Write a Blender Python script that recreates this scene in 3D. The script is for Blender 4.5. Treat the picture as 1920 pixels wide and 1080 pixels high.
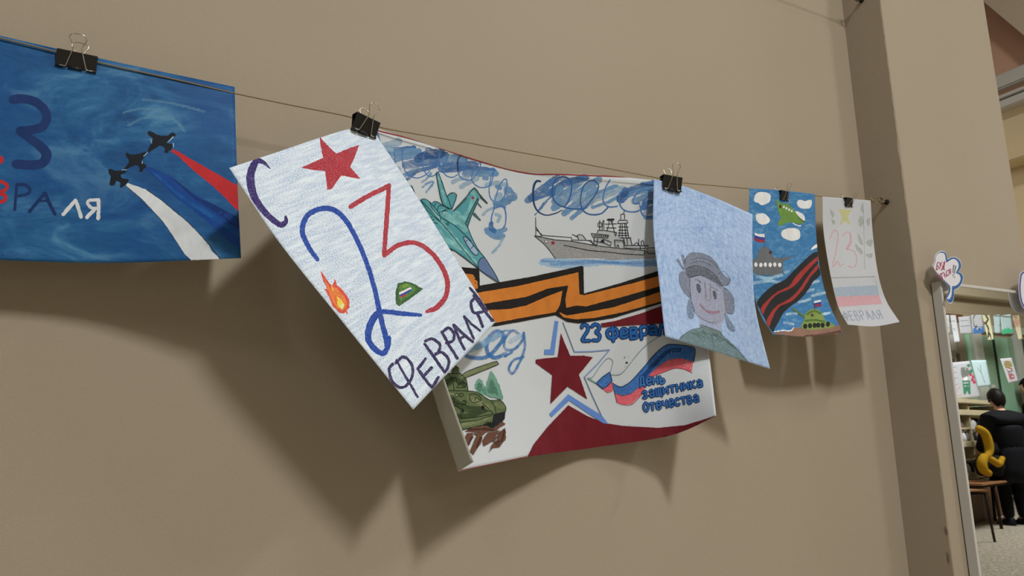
import bpy, bmesh, math, random
import numpy as np
from mathutils import Vector, Matrix
from mathutils.bvhtree import BVHTree

random.seed(7)
S = bpy.context.scene
COL = S.collection
for o in list(bpy.data.objects):
    bpy.data.objects.remove(o)

# ------------------------------------------------------------------ camera
F = 1388.0                       # focal length in pixels of a 1920 px wide frame
EYE = 1.0                        # a phone held at a child's chest height
_U = np.array([2810., 232., F]); _V = np.array([-120., -6850., F])
_X = _U / np.linalg.norm(_U); _Z = _V / np.linalg.norm(_V)
_Z = _Z - _X * (_X @ _Z); _Z /= np.linalg.norm(_Z)
_Y = np.cross(_Z, _X)
ROT = np.stack([_X, _Y, _Z])     # camera (right, down, forward) -> world
cam_d = bpy.data.cameras.new('camera'); cam = bpy.data.objects.new('camera', cam_d)
COL.objects.link(cam)
cam_d.sensor_width = 36; cam_d.lens = 36 * F / 1920; cam_d.clip_start = .01; cam_d.clip_end = 100
_r = Vector(ROT[:, 0]); _u = Vector(-ROT[:, 1]); _b = Vector(-ROT[:, 2])
cam.matrix_world = Matrix(((_r.x, _u.x, _b.x, 0), (_r.y, _u.y, _b.y, 0), (_r.z, _u.z, _b.z, EYE), (0, 0, 0, 1)))
S.camera = cam

# ------------------------------------------------------------------ world, lamps, exposure
W = bpy.data.worlds.new('world'); S.world = W; W.use_nodes = True
W.node_tree.nodes['Background'].inputs[0].default_value = (.92, .95, 1, 1)
W.node_tree.nodes['Background'].inputs[1].default_value = .13
S.view_settings.view_transform = 'Standard'; S.view_settings.look = 'None'
S.view_settings.exposure = 0.04; S.view_settings.gamma = 1
S.view_settings.use_curve_mapping = False
CEIL = 3.8
LAMPS = [(.70, -1.75, 110, .26, .70), (2.70, -.95, 26, .20, .60), (8.6, -1.5, 160, .6, 1.2), (-1.9, -1.8, 10, .5, 1.0)]  # last entry is an added fill that brightens the left of the wall
for i, (x, y, p, sx, sy) in enumerate(LAMPS):
    d = bpy.data.lights.new('ceiling_light', 'AREA'); d.shape = 'RECTANGLE'; d.size = sx; d.size_y = sy
    d.energy = p; d.color = (1, .995, .985)
    l = bpy.data.objects.new('ceiling_light', d); l.location = (x, y, CEIL - .075); COL.objects.link(l)
d = bpy.data.lights.new('hall_fill_light', 'AREA'); d.shape = 'DISK'; d.size = .3; d.energy = 20; d.color = (1, .9, .74)  # unseen warm fill, added to brighten the hall wall
l = bpy.data.objects.new('hall_fill_light', d); l.location = (2.35, 2.9, 2.1); COL.objects.link(l)
l.rotation_euler = (0, math.radians(-35), 0)

WALL = 1.16                      # the wall plane
STR = 1.10                       # the string hangs this far out
PIL = 1.0544                     # front face of the pilaster
PX0, PX1 = 1.344 * WALL, 1.900 * PIL
MIR = 1.032                      # mirror glass plane

def ray(x, y):
    return ROT @ np.array([x - 960., y - 540., F])
def at(x, y, Y):
    r = ray(x, y); k = Y / r[1]
    return Vector((r[0] * k, Y, r[2] * k + EYE))

# ------------------------------------------------------------------ materials
def lin(c):
    return tuple(((v / 255) / 12.92 if v / 255 <= .04045 else ((v / 255 + .055) / 1.055) ** 2.4) for v in c)
def L4(c, k=1.0):
    return tuple(min(1, v * k) for v in lin(c)) + (1,)
class NT:
    def __init__(s, name):
        s.m = bpy.data.materials.new(name); s.m.use_nodes = True
        s.t = s.m.node_tree; s.b = s.t.nodes['Principled BSDF']; s.b.inputs['Roughness'].default_value = .75
        s.b.inputs['Specular IOR Level'].default_value = .12
        s.x = 0
    def n(s, k, **kw):
        a = s.t.nodes.new(k); s.x += 180; a.location = (s.x - 1500, 300)
        for q, v in kw.items(): setattr(a, q, v)
        return a
    def l(s, a, b): s.t.links.new(a, b)
    def coord(s, scale=(1, 1, 1), rot=(0, 0, 0), uv=False):
        c = s.n('ShaderNodeTexCoord'); m = s.n('ShaderNodeMapping')
        m.inputs['Scale'].default_value = scale; m.inputs['Rotation'].default_value = rot
        s.l(c.outputs['UV' if uv else 'Object'], m.inputs[0]); return m.outputs[0]
    def noise(s, vec, scale, detail=3, rough=.6, dist=0):
        a = s.n('ShaderNodeTexNoise'); a.inputs['Scale'].default_value = scale
        a.inputs['Detail'].default_value = detail; a.inputs['Roughness'].default_value = rough
        a.inputs['Distortion'].default_value = dist
        s.l(vec, a.inputs['Vector']); return a.outputs[0]
    def ramp(s, f, stops):
        a = s.n('ShaderNodeValToRGB'); e = a.color_ramp.elements
        e[0].position, e[0].color = stops[0]; e[1].position, e[1].color = stops[-1]
        for p, c in stops[1:-1]:
            q = e.new(p); q.color = c
        s.l(f, a.inputs[0]); return a.outputs[0]
    def mix(s, f, a, b, mode='MIX'):
        m = s.n('ShaderNodeMix', data_type='RGBA', blend_type=mode)
        for sock, v in ((m.inputs[0], f), (m.inputs[6], a), (m.inputs[7], b)):
            if hasattr(v, 'is_output'): s.l(v, sock)
            else: sock.default_value = v
        return m.outputs[2]
    def bump(s, h, strength, dist):
        b = s.n('ShaderNodeBump'); b.inputs['Strength'].default_value = strength; b.inputs['Distance'].default_value = dist
        s.l(h, b.inputs['Height']); s.l(b.outputs[0], s.b.inputs['Normal'])
    def base(s, c):
        if hasattr(c, 'is_output'): s.l(c, s.b.inputs['Base Color'])
        else: s.b.inputs['Base Color'].default_value = c
    def alpha(s, a): s.l(a, s.b.inputs['Alpha'])
BW = lambda v: (v, v, v, 1)
_pc = {}
def plain(name, col, rough=.7, metal=0, var=.12, scale=40, bump=0, k=1.0):
    key = ('plain', name)
    if key in _pc: return _pc[key]
    t = NT(name); c = L4(col, k)
    n = t.noise(t.coord(), scale)
    t.base(t.mix(n, tuple(v * (1 - var) for v in c[:3]) + (1,), tuple(min(1, v * (1 + var)) for v in c[:3]) + (1,)))
    t.b.inputs['Roughness'].default_value = rough; t.b.inputs['Metallic'].default_value = metal
    if bump: t.bump(n, bump, .002)
    _pc[key] = t.m; return t.m
K_ART = 1.22
def ink(kind, col):
    """pigments on paper: paint, crayon, wash, pencil, marker"""
    key = (kind, col)
    if key in _pc: return _pc[key]
    t = NT('%s_%02x%02x%02x' % ((kind,) + col)); c = L4(col, K_ART)
    dk = tuple(v * .72 for v in c[:3]) + (1,); lt = tuple(min(1, v * 1.28 + .01) for v in c[:3]) + (1,)
    if kind == 'paint':
        n = t.noise(t.coord((1, 1, .5)), 45, 5, .65, .6); t.base(t.mix(n, dk, lt)); t.b.inputs['Roughness'].default_value = .6
    elif kind == 'marker':
        n = t.noise(t.coord(), 60, 2); t.base(t.mix(n, tuple(v * .88 for v in c[:3]) + (1,), tuple(min(1, v * 1.1) for v in c[:3]) + (1,)))
    elif kind == 'crayon':
        g = t.ramp(t.noise(t.coord(), 620, 2, .6), [(.50, BW(0)), (.74, BW(.30))])
        n = t.noise(t.coord(), 50, 3)
        t.base(t.mix(g, t.mix(n, dk, lt), L4((214, 218, 224))))
    elif kind == 'wash':
        n = t.noise(t.coord((1, 1, 2.2), (0, .35, 0)), 38, 5, .6, .4)
        t.base(t.mix(t.noise(t.coord(), 90, 3), dk, lt)); t.alpha(t.ramp(n, [(.33, BW(.30)), (.5, BW(.68)), (.66, BW(.92))]))
    elif kind == 'pencil':
        n = t.noise(t.coord((1, 1, 5), (0, .5, 0)), 230, 3, .6); t.base(c)
        t.alpha(t.ramp(n, [(.36, BW(.28)), (.64, BW(.88))]))
    elif kind == 'faint':
        n = t.noise(t.coord((1, 1, 3), (0, .5, 0)), 300, 3, .6); t.base(c)
        t.alpha(t.ramp(n, [(.36, BW(.12)), (.64, BW(.55))]))
    _pc[key] = t.m; return t.m

def wall_mat():
    t = NT('beige_wall_paint')
    v = t.coord()
    big = t.noise(v, 1.3, 3, .55)
    c = t.mix(big, (.362, .302, .219, 1), (.414, .353, .270, 1))
    spot = t.ramp(t.noise(v, 26, 2, .5), [(.24, BW(1)), (.27, BW(0))])
    c = t.mix(t.mix(spot, BW(0), BW(.0)), c, c)
    t.base(c); t.b.inputs['Roughness'].default_value = .62
    h = t.mix(.35, t.noise(t.coord((1, 1, 1.7)), 260, 4, .7), t.noise(v, 95, 3, .6))
    t.bump(h, .34, .0020)
    return t.m
M_WALL = wall_mat()
def stain_mat():
    t = NT('beige_pilaster_paint'); v = t.coord()
    c = t.mix(t.noise(v, 1.6, 3), (.362, .302, .219, 1), (.414, .353, .270, 1))
    w = t.noise(v, 30, 3)
    for p, (ry, rz) in STAINS:
        co = t.n('ShaderNodeTexCoord'); m = t.n('ShaderNodeMapping', vector_type='POINT')
        m.inputs['Scale'].default_value = (2, 1 / ry, 1 / rz)
        m.inputs['Location'].default_value = (-p.x * 2, -p.y / ry, -p.z / rz)
        ln = t.n('ShaderNodeVectorMath', operation='LENGTH'); t.l(co.outputs['Object'], m.inputs[0]); t.l(m.outputs[0], ln.inputs[0])
        ad = t.n('ShaderNodeMath', operation='ADD'); t.l(ln.outputs['Value'], ad.inputs[0]); t.l(w, ad.inputs[1])
        f = t.ramp(ad.outputs[0], [(.70, BW(.8)), (1.0, BW(0))])
        # ramps clamp at 1: scale the field down first
        c = t.mix(f, c, (.15, .11, .07, 1))
    t.base(c); t.b.inputs['Roughness'].default_value = .62
    t.bump(t.mix(.4, t.noise(v, 330, 4, .65), t.noise(v, 60, 3, .6)), .35, .0018)
    return t.m
STAINS = [(Vector((PX0, at(1731, 1003, PIL).y + .006, at(1729, 1003, PIL).z)), (.010, .030)),
          (Vector((PX0, PIL + .010, at(1742, 1058, PIL).z)), (.008, .036))]
M_PIL = stain_mat()
M_CEIL = plain('white_ceiling_paint', (232, 230, 224), .8, 0, .04, 3)
M_BLACK = plain('black_spring_steel', (22, 22, 24), .32, 0, .2, 90)
M_BLACK.node_tree.nodes['Principled BSDF'].inputs['Specular IOR Level'].default_value = .5
M_WIRE = plain('nickel_wire', (205, 200, 185), .22, 1, .1, 90)
M_STEEL = plain('dull_steel', (120, 112, 98), .4, 1, .25, 120)
M_STRING = plain('waxed_cord', (150, 132, 98), .5, .1, .4, 1500, .6)
M_WHITE = plain('white_laminate', (205, 203, 196), .45, 0, .03, 8)
M_BACK = plain('paper_back', (212, 210, 203), .85, 0, .05, 30)

# ------------------------------------------------------------------ mesh helpers
def tag(o, label=None, cat=None, group=None, kind=None):
    if label: o['label'] = label
    if cat: o['category'] = cat
    if group: o['group'] = group
    if kind: o['kind'] = kind
    return o
def empty(name, loc, label, cat, group=None):
    o = bpy.data.objects.new(name, None); o.location = loc; o.empty_display_size = .05; COL.objects.link(o)
    return tag(o, label, cat, group)
def obj(name, bm, mats, parent=None, smooth=False, origin=None):
    me = bpy.data.meshes.new(name)
    if origin is not None: bmesh.ops.translate(bm, verts=bm.verts, vec=-Vector(origin))
    bm.to_mesh(me); bm.free()
    for m in (mats if isinstance(mats, (list, tuple)) else [mats]): me.materials.append(m)
    if smooth: me.polygons.foreach_set('use_smooth', [True] * len(me.polygons))
    o = bpy.data.objects.new(name, me); COL.objects.link(o)
    if origin is not None: o.location = origin
    if parent: o.parent = parent
    return o
def add_box(bm, c, s, rot=None, bev=0):
    r = bmesh.ops.create_cube(bm, size=1)
    vs = r['verts']
    for v in vs: v.co = Vector((v.co.x * s[0], v.co.y * s[1], v.co.z * s[2]))
    if bev:
        es = list({e for v in vs for e in v.link_edges})
        q = bmesh.ops.bevel(bm, geom=es, offset=bev, segments=2, affect='EDGES', clamp_overlap=True)
        vs = list({v for f in q['faces'] for v in f.verts} | {v for v in vs if v.is_valid})
    for v in vs:
        if rot: v.co = rot @ v.co
        v.co += Vector(c)
def box(name, lo, hi, mat, parent=None, bev=0, kind=None):
    lo, hi = Vector(lo), Vector(hi); c = (lo + hi) / 2
    bm = bmesh.new(); add_box(bm, (0, 0, 0), hi - lo, None, bev)
    o = obj(name, bm, mat, parent); o.location = c
    if kind: o['kind'] = kind
    return o
def add_tube(bm, pts, r, seg=8, closed=False, radii=None):
    pts = [Vector(p) for p in pts]; n = len(pts); rings = []
    up = Vector((.13, .27, .95))
    prev = None
    for i, p in enumerate(pts):
        a = pts[(i - 1) % n] if (closed or i) else p; b = pts[(i + 1) % n] if (closed or i < n - 1) else p
        t = (b - a).normalized()
        u = (up if prev is None else prev); u = (u - t * u.dot(t))
        if u.length < 1e-6: u = t.orthogonal()
        u.normalize(); prev = u; w = t.cross(u); rr = radii[i] if radii else r
        rings.append([bm.verts.new(p + (u * math.cos(q) + w * math.sin(q)) * rr) for q in [2 * math.pi * k / seg for k in range(seg)]])
    for i in range(n if closed else n - 1):
        A, B = rings[i], rings[(i + 1) % n]
        for k in range(seg): bm.faces.new((A[k], A[(k + 1) % seg], B[(k + 1) % seg], B[k]))
    if not closed:
        bm.faces.new(rings[0][::-1]); bm.faces.new(rings[-1])
def cr(pts, n=8, closed=False):
    """Catmull-Rom through points of any dimension"""
    P = [np.array(p, float) for p in pts]; out = []; m = len(P)
    for i in range(m if closed else m - 1):
        a = P[(i - 1) % m] if (closed or i > 0) else 2 * P[0] - P[1]
        b, c = P[i], P[(i + 1) % m]
        d = P[(i + 2) % m] if (closed or i < m - 2) else 2 * P[-1] - P[-2]
        for k in range(n):
            t = k / n
            out.append(.5 * (2 * b + (c - a) * t + (2 * a - 5 * b + 4 * c - d) * t * t + (3 * b - a - 3 * c + d) * t ** 3))
    if not closed: out.append(P[-1])
    return out
def cr_at(P, t):
    m = len(P) - 1; i = min(int(t * m), m - 1); s = t * m - i
    b, c = P[i], P[i + 1]; a = P[i - 1] if i else 2 * b - c; d = P[i + 2] if i < m - 1 else 2 * c - b
    return .5 * (2 * b + (c - a) * s + (2 * a - 5 * b + 4 * c - d) * s * s + (3 * b - a - 3 * c + d) * s ** 3)

# ------------------------------------------------------------------ hand-drawn sheets
SPACING = 1.2e-5
BASE_GAP = 4e-5
class Sheet:
    """a bent sheet of paper with pigments lying on it: ONE mesh.
    grid: rows of control points (x, y, depth) measured along sight lines of the photograph."""
    def __init__(s, name, grid, base, nu=60, nv=60, reflect=False, thick=.0003, back=None, wm=.21, hm=.297):
        s.name = name; s.reflect = reflect
        G = [[np.array(at(*p)) for p in row] for row in grid]
        V = []
        for j in range(nv + 1):
            cp = [cr_at([G[r][c] for r in range(len(G))], j / nv) for c in range(len(G[0]))]
            V.append([cr_at(cp, i / nu) for i in range(nu + 1)])
        s.V = V; s.mats = [base, back or M_BACK]; s.verts = []; s.faces = []; s.fm = []; s.uv = []
        def idx(i, j, o=0): return o + j * (nu + 1) + i
        flat = [Vector(V[j][i]) for j in range(nv + 1) for i in range(nu + 1)]
        q = [(idx(i, j), idx(i, j + 1), idx(i + 1, j + 1), idx(i + 1, j)) for j in range(nv) for i in range(nu)]
        s.bvh = BVHTree.FromPolygons(flat, q)
        a = flat[idx(nu, 0)] - flat[0]; b = flat[idx(0, nv)] - flat[0]
        s.nrm = b.cross(a).normalized()
        mid = flat[idx(nu // 2, nv // 2)]
        pc = ROT.T @ np.array((mid.x, mid.y, mid.z - EYE)); s.mid = (960 + F * pc[0] / pc[2], 540 + F * pc[1] / pc[2])
        s.step, s.sp, s.gap = 6, SPACING, BASE_GAP
        if s.nrm.dot(Vector((0, 0, EYE)) - mid) < 0: s.nrm.negate()
        s.verts += flat; N = len(flat); s.verts += [p - s.nrm * thick for p in flat]
        for f in q:
            s.faces.append(f); s.fm.append(0)
        for f in q:
            s.faces.append(tuple(N + k for k in f[::-1])); s.fm.append(1)
        rim = [idx(i, 0) for i in range(nu + 1)] + [idx(nu, j) for j in range(1, nv + 1)] + [idx(i, nv) for i in range(nu - 1, -1, -1)] + [idx(0, j) for j in range(nv - 1, 0, -1)]
        for k in range(len(rim)):
            A, B = rim[k], rim[(k + 1) % len(rim)]
            s.faces.append((A, B, B + N, A + N)); s.fm.append(1)
        s.uvs = [(i / nu * wm, (1 - j / nv) * hm) for j in range(nv + 1) for i in range(nu + 1)] * 2
        s.cells = {}
    def mi(s, m):
        if m not in s.mats: s.mats.append(m)
        return s.mats.index(m)
    def hit(s, x, y):
        d = Vector(ray(x, y)).normalized()
        h = s.bvh.ray_cast(Vector((0, 0, EYE)), d)
        if h[0] is None:                             # past the paper's edge: the pigment stops at the edge
            lo, hi = 0.0, 1.0; best = None
            for _ in range(14):
                t = (lo + hi) / 2
                g = s.bvh.ray_cast(Vector((0, 0, EYE)), Vector(ray(x + (s.mid[0] - x) * t, y + (s.mid[1] - y) * t)).normalized())
                if g[0] is None: lo = t
                else: hi = t; best = g[0]
            return best
        return h[0]
    def put(s, tris2d, pts2d, mat, extra=None):
        base = len(s.verts)
        cs = {(int(p[0] // 10), int(p[1] // 10)) for p in pts2d}
        for t in tris2d:
            a = sum(pts2d[k][0] for k in t) / len(t); b = sum(pts2d[k][1] for k in t) / len(t); cs.add((int(a // 10), int(b // 10)))
        cs |= {(a + i, b + j) for a, b in cs for i in (-1, 0, 1) for j in (-1, 0, 1)}
        lay = 1 + max(s.cells.get(c, 0) for c in cs)
        for c in cs: s.cells[c] = lay
        off = lay * s.sp + s.gap
        for k, p in enumerate(pts2d):
            h = s.hit(p[0], p[1]); s.verts.append(h + s.nrm * (off + (extra[k] * s.sp * .7 if extra else 0))); s.uvs.append((0, 0))
        m = s.mi(mat)
        for t in tris2d:
            s.faces.append(tuple(base + k for k in t)); s.fm.append(m)
    def poly(s, pts, mat, smooth=0, jit=0):
        step = s.step
        P = [tuple(p) for p in (cr(pts, smooth, True) if smooth else pts)]
        if jit:
            Q = []
            for i in range(len(P)):
                a, b = P[i], P[(i + 1) % len(P)]; d = math.dist(a, b); n = max(1, int(d / 3))
                for k in range(n):
                    Q.append((a[0] + (b[0] - a[0]) * k / n + random.uniform(-jit, jit), a[1] + (b[1] - a[1]) * k / n + random.uniform(-jit, jit)))
            P = Q
        bm = bmesh.new()
        f = bm.faces.new([bm.verts.new((x, y, 0)) for x, y in P])
        f.normal_update()
        bmesh.ops.triangulate(bm, faces=[f], ngon_method='EAR_CLIP')
        for ax in (0, 1):
            lo = min(p[ax] for p in P); hi = max(p[ax] for p in P); v = (lo // step + 1) * step
            while v < hi:
                co = [0, 0, 0]; no = [0, 0, 0]; co[ax] = v; no[ax] = 1
                bmesh.ops.bisect_plane(bm, geom=bm.verts[:] + bm.edges[:] + bm.faces[:], plane_co=co, plane_no=no, dist=1e-4)
                v += step
        bm.verts.index_update()
        pts2 = [(v.co.x, v.co.y) for v in bm.verts]; fs = [[v.index for v in f.verts] for f in bm.faces]
        bm.free()
        fs = [f if sum(pts2[f[i]][0] * pts2[(f + f)[i + 1]][1] - pts2[(f + f)[i + 1]][0] * pts2[f[i]][1] for i in range(len(f))) < 0 else f[::-1] for f in fs]
        s.put(fs, pts2, mat)
    def stroke(s, pts, w, mat, smooth=6, jit=0, closed=False, caps=True):
        """w: one width or one per point"""
        ws = list(w) if isinstance(w, (list, tuple)) else [w] * len(pts)
        Q = cr([(p[0], p[1], ws[i]) for i, p in enumerate(pts)], smooth, closed) if smooth > 1 else [np.array((p[0], p[1], ws[i])) for i, p in enumerate(pts)]
        if smooth <= 1 and closed: pass
        R = []
        for i in range(len(Q)):                      # resample so that pieces hug the paper
            R.append(Q[i])
            if i < len(Q) - 1 or closed:
                B = Q[(i + 1) % len(Q)]; d = math.dist(Q[i][:2], B[:2]); n = int(d / (s.step - 1))
                for k in range(1, n + 1): R.append(Q[i] + (B - Q[i]) * k / (n + 1))
        Q = [R[0]]
        for q in R[1:]:
            if math.dist(q[:2], Q[-1][:2]) > .35: Q.append(q)
        if len(Q) < 2: return
        n = len(Q); Lp = []; fs = []; ex = []
        if caps and not closed:                      # rounded ends
            for end in (0, 1):
                a, b = (Q[0], Q[1]) if end == 0 else (Q[-1], Q[-2])
                t = (a[:2] - b[:2]); t = t / (np.linalg.norm(t) + 1e-9)
                q = np.array((*(a[:2] + t * a[2] * .38), a[2] * .45))
                if end == 0: Q.insert(0, q)
                else: Q.append(q)
            n = len(Q)
        for i in range(n):
            a = Q[(i - 1) % n] if (closed or i) else Q[i]; b = Q[(i + 1) % n] if (closed or i < n - 1) else Q[i]
            t = b[:2] - a[:2]; t = t / (np.linalg.norm(t) + 1e-9); nn = np.array((-t[1], t[0])); hw = Q[i][2] / 2
            j1 = random.uniform(-jit, jit); j2 = random.uniform(-jit, jit)
            Lp.append(Q[i][:2] + nn * (hw + j1)); Lp.append(Q[i][:2] - nn * (hw + j2)); ex += [i / n, i / n]
        for i in range(n if closed else n - 1):
            k = (i + 1) % n
            fs.append((2 * i, 2 * i + 1, 2 * k + 1, 2 * k))
        s.put(fs, Lp, mat, ex)
    def dot(s, c, rx, ry, mat, n=14, jit=0):
        s.poly([(c[0] + rx * math.cos(2 * math.pi * k / n), c[1] + ry * math.sin(2 * math.pi * k / n)) for k in range(n)], mat, 0, jit)
    def done(s, label, cat, group=None, parent=None):
        me = bpy.data.meshes.new(s.name); V = s.verts; F_ = s.faces
        if s.reflect:
            V = [Vector((v.x, 2 * MIR - v.y, v.z)) for v in V]; F_ = [f[::-1] for f in F_]
        o_ = sum(V[:200], Vector()) / 200
        me.from_pydata([v - o_ for v in V], [], F_); me.polygons.foreach_set('material_index', s.fm)
        me.polygons.foreach_set('use_smooth', [True] * len(F_))
        for m in s.mats: me.materials.append(m)
        u = me.uv_layers.new(name='sheet')
        lv = np.zeros(len(me.loops), int); me.loops.foreach_get('vertex_index', lv)
        A = np.array(s.uvs)[lv]; u.data.foreach_set('uv', A.ravel())
        me.update()
        o = bpy.data.objects.new(s.name, me); o.location = o_; COL.objects.link(o)
        if parent: o.parent = parent
        return tag(o, label, cat, group)
def Z(ox, oy, k):
    """coordinates measured on an enlarged view -> photograph pixels"""
    return lambda *p: [(ox + p[i] / k, oy + p[i + 1] / k) for i in range(0, len(p), 2)]
#FONT
FONT = {
 'Д': [[(.05, 1.15), (.05, .95), (.95, .95), (.95, 1.15)], [(.2, .95), (.35, .05), (.8, .05), (.8, .95)]],
 'е': [[(.1, .62), (.9, .58), (.8, .3), (.45, .25), (.12, .5), (.15, .85), (.5, 1), (.88, .88)]],
 'н': [[(.1, .25), (.1, 1)], [(.9, .25), (.9, 1)], [(.1, .6), (.9, .6)]],
 'ь': [[(.15, .25), (.15, 1), (.65, 1), (.85, .8), (.65, .6), (.15, .6)]],
 'з': [[(.1, .4), (.45, .25), (.8, .4), (.45, .6), (.85, .8), (.5, 1), (.1, .9)]],
 'а': [[(.15, .38), (.5, .25), (.85, .42), (.85, 1)], [(.85, .6), (.3, .65), (.15, .85), (.45, 1), (.85, .88)]],
 'щ': [[(.05, .25), (.05, 1), (.98, 1), (.98, 1.2)], [(.45, .25), (.45, 1)], [(.82, .25), (.82, 1)]],
 'и': [[(.1, .25), (.1, 1), (.9, .25), (.9, 1)]],
 'т': [[(.05, .28), (.95, .28)], [(.5, .28), (.5, 1)]],
 'к': [[(.12, .25), (.12, 1)], [(.85, .25), (.15, .62), (.9, 1)]],
 'О': [[(.5, .05), (.12, .3), (.12, .75), (.5, 1), (.88, .75), (.88, .3), (.5, .05)]],
 'ч': [[(.12, .25), (.15, .6), (.5, .68), (.88, .6)], [(.88, .25), (.88, 1)]],
 'с': [[(.88, .38), (.5, .25), (.12, .5), (.15, .85), (.5, 1), (.88, .88)]],
 'в': [[(.12, .25), (.12, 1), (.6, 1), (.85, .8), (.55, .62), (.15, .62)], [(.12, .25), (.6, .27), (.72, .45), (.5, .6)]],
 'Б': [[(.9, .05), (.12, .05), (.12, 1), (.7, 1), (.88, .75), (.65, .5), (.12, .5)]],
 'У': [[(.05, .05), (.5, .55)], [(.95, .05), (.3, 1)]],
 'У2': [],
 'Т': [[(.02, .05), (.98, .05)], [(.5, .05), (.5, 1)]],
 'Ь': [[(.15, .05), (.15, 1), (.65, 1), (.88, .78), (.65, .55), (.15, .55)]],
 'С': [[(.88, .18), (.5, .05), (.12, .4), (.15, .8), (.5, 1), (.88, .85)]],
 'Я': [[(.88, .05), (.88, 1)], [(.88, .08), (.35, .1), (.15, .3), (.4, .52), (.88, .5)], [(.45, .52), (.1, 1)]],
 'А': [[(.02, 1), (.48, .05), (.98, 1)], [(.25, .65), (.78, .65)]],
 'Ф': [[(.5, 0), (.5, 1.05)], [(.5, .2), (.08, .35), (.1, .65), (.5, .75), (.9, .65), (.92, .35), (.5, .2)]],
 'Е': [[(.9, .05), (.12, .05), (.12, 1), (.9, 1)], [(.12, .5), (.75, .5)]],
 'В': [[(.12, .05), (.12, 1), (.65, 1), (.88, .78), (.6, .5), (.12, .5)], [(.12, .05), (.6, .05), (.75, .28), (.55, .5)]],
 'Р': [[(.12, 1), (.12, .05), (.65, .05), (.85, .28), (.6, .52), (.12, .52)]],
 'Л': [[(.05, 1), (.5, .05), (.95, 1)]],
}
def write(sh, text, p0, p1, up, width, mats, w, gap=.18, curve=None):
    """letters along the line p0->p1; up: vector of one letter height (pixels)"""
    n = len(text); d = np.array(p1, float) - np.array(p0, float); u = np.array(up, float)
    cell = d / n
    for mat, ww in zip(mats, w):
        for i, ch in enumerate(text):
            for st in FONT.get(ch, []):
                pts = [np.array(p0) + cell * (i + gap / 2 + x * (1 - gap)) + u * (1 - y) for x, y in st]
                sh.stroke(pts, ww, mat, 4 if len(st) > 4 else 1, .15)

# ================================================================== THE SETTING
def wall_mesh(name, lo, hi, mat, jitter_edge=False):
    o = box(name, lo, hi, mat, None, 0, 'structure'); return o
box('wall_back', (-3.0, WALL, 0), (PX1, WALL + .25, CEIL), M_WALL, None, 0, 'structure')
# pilaster with a worn front-left arris
bm = bmesh.new(); prof = []
nz = 260
for k in range(nz + 1):
    z = CEIL * k / nz
    e = .0012 + .0018 * abs(math.sin(k * 12.9898) * 43758.5453 % 1)
    chip = .0035 * max(0, 1 - abs(z - at(1687, 277, PIL).z) / .03)
    e += chip
    prof.append([bm.verts.new(c) for c in ((PX0, WALL + .02, z), (PX0, PIL + e, z), (PX0 + e * .9, PIL, z), (PX1 - .004, PIL, z), (PX1, PIL + .004, z), (PX1, WALL + .25, z))])
for k in range(nz):
    for i in range(5):
        bm.faces.new((prof[k][i], prof[k][i + 1], prof[k + 1][i + 1], prof[k + 1][i]))
o = obj('wall_pilaster', bm, M_PIL); o['kind'] = 'structure'
def floor_mat():
    t = NT('grey_terrazzo'); v = t.coord()
    n = t.ramp(t.noise(v, 38, 4, .7), [(.35, L4((128, 122, 108))), (.5, L4((166, 158, 142))), (.66, L4((200, 192, 174)))])
    t.base(n); t.b.inputs['Roughness'].default_value = .45; return t.m
M_FLOOR = floor_mat()
OPP = -4.2
box('floor', (-3.0, OPP - .2, -.1), (13.0, 5.2, 0), M_FLOOR, None, 0, 'structure')
box('ceiling', (-3.0, OPP - .2, CEIL), (13.0, 5.2, CEIL + .1), M_CEIL, None, 0, 'structure')
M_OPP = plain('beige_wall_far', (186, 172, 146), .7, 0, .05, 2)
box('wall_front', (-3.0, OPP - .2, 0), (13.0, OPP, CEIL), M_OPP, None, 0, 'structure')
box('wall_end', (13.0, OPP - .2, 0), (13.2, 5.2, CEIL), M_OPP, None, 0, 'structure')
box('trim_1', (-3.0, OPP, 2.80), (13.0, OPP + .16, 2.93), plain('cream_beam', (198, 186, 158), .6, 0, .04, 3), None, .01, 'structure')
# side hall beyond the pilaster
M_HALL = plain('warm_hall_paint', (222, 204, 168), .7, 0, .05, 2)
M_PINK = plain('pinkish_plaster', (214, 172, 148), .8, 0, .06, 3)
HX = 3.0
box('wall_hall', (HX, WALL, 0), (HX + .2, 5.2, EYE + 1.30), M_HALL, None, 0, 'structure')
box('wall_hall_upper', (HX + .004, WALL, EYE + 1.30), (HX + .2, 5.2, CEIL), M_PINK, None, 0, 'structure')
box('wall_hall_back', (PX1, 5.0, 0), (HX, 5.2, CEIL), M_HALL, None, 0, 'structure')
box('trim_2', (HX - .03, WALL, EYE + 1.325), (HX + .01, 5.0, EYE + 1.385), M_WHITE, None, .006, 'structure')
box('trim_3', (HX - .05, WALL, EYE + 1.235), (HX + .01, 5.0, EYE + 1.268), M_WHITE, None, .004, 'structure')
box('trim_4', (HX - .045, WALL, EYE + 1.278), (HX + .01, 5.0, EYE + 1.292), M_WHITE, None, .002, 'structure')
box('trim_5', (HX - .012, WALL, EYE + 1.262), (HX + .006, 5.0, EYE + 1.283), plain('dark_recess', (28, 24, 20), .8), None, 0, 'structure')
box('wall_hall_ledge', (HX - .10, WALL, EYE + 1.0), (HX + .01, 5.0, EYE + 1.035), M_HALL, None, .004, 'structure')
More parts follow.
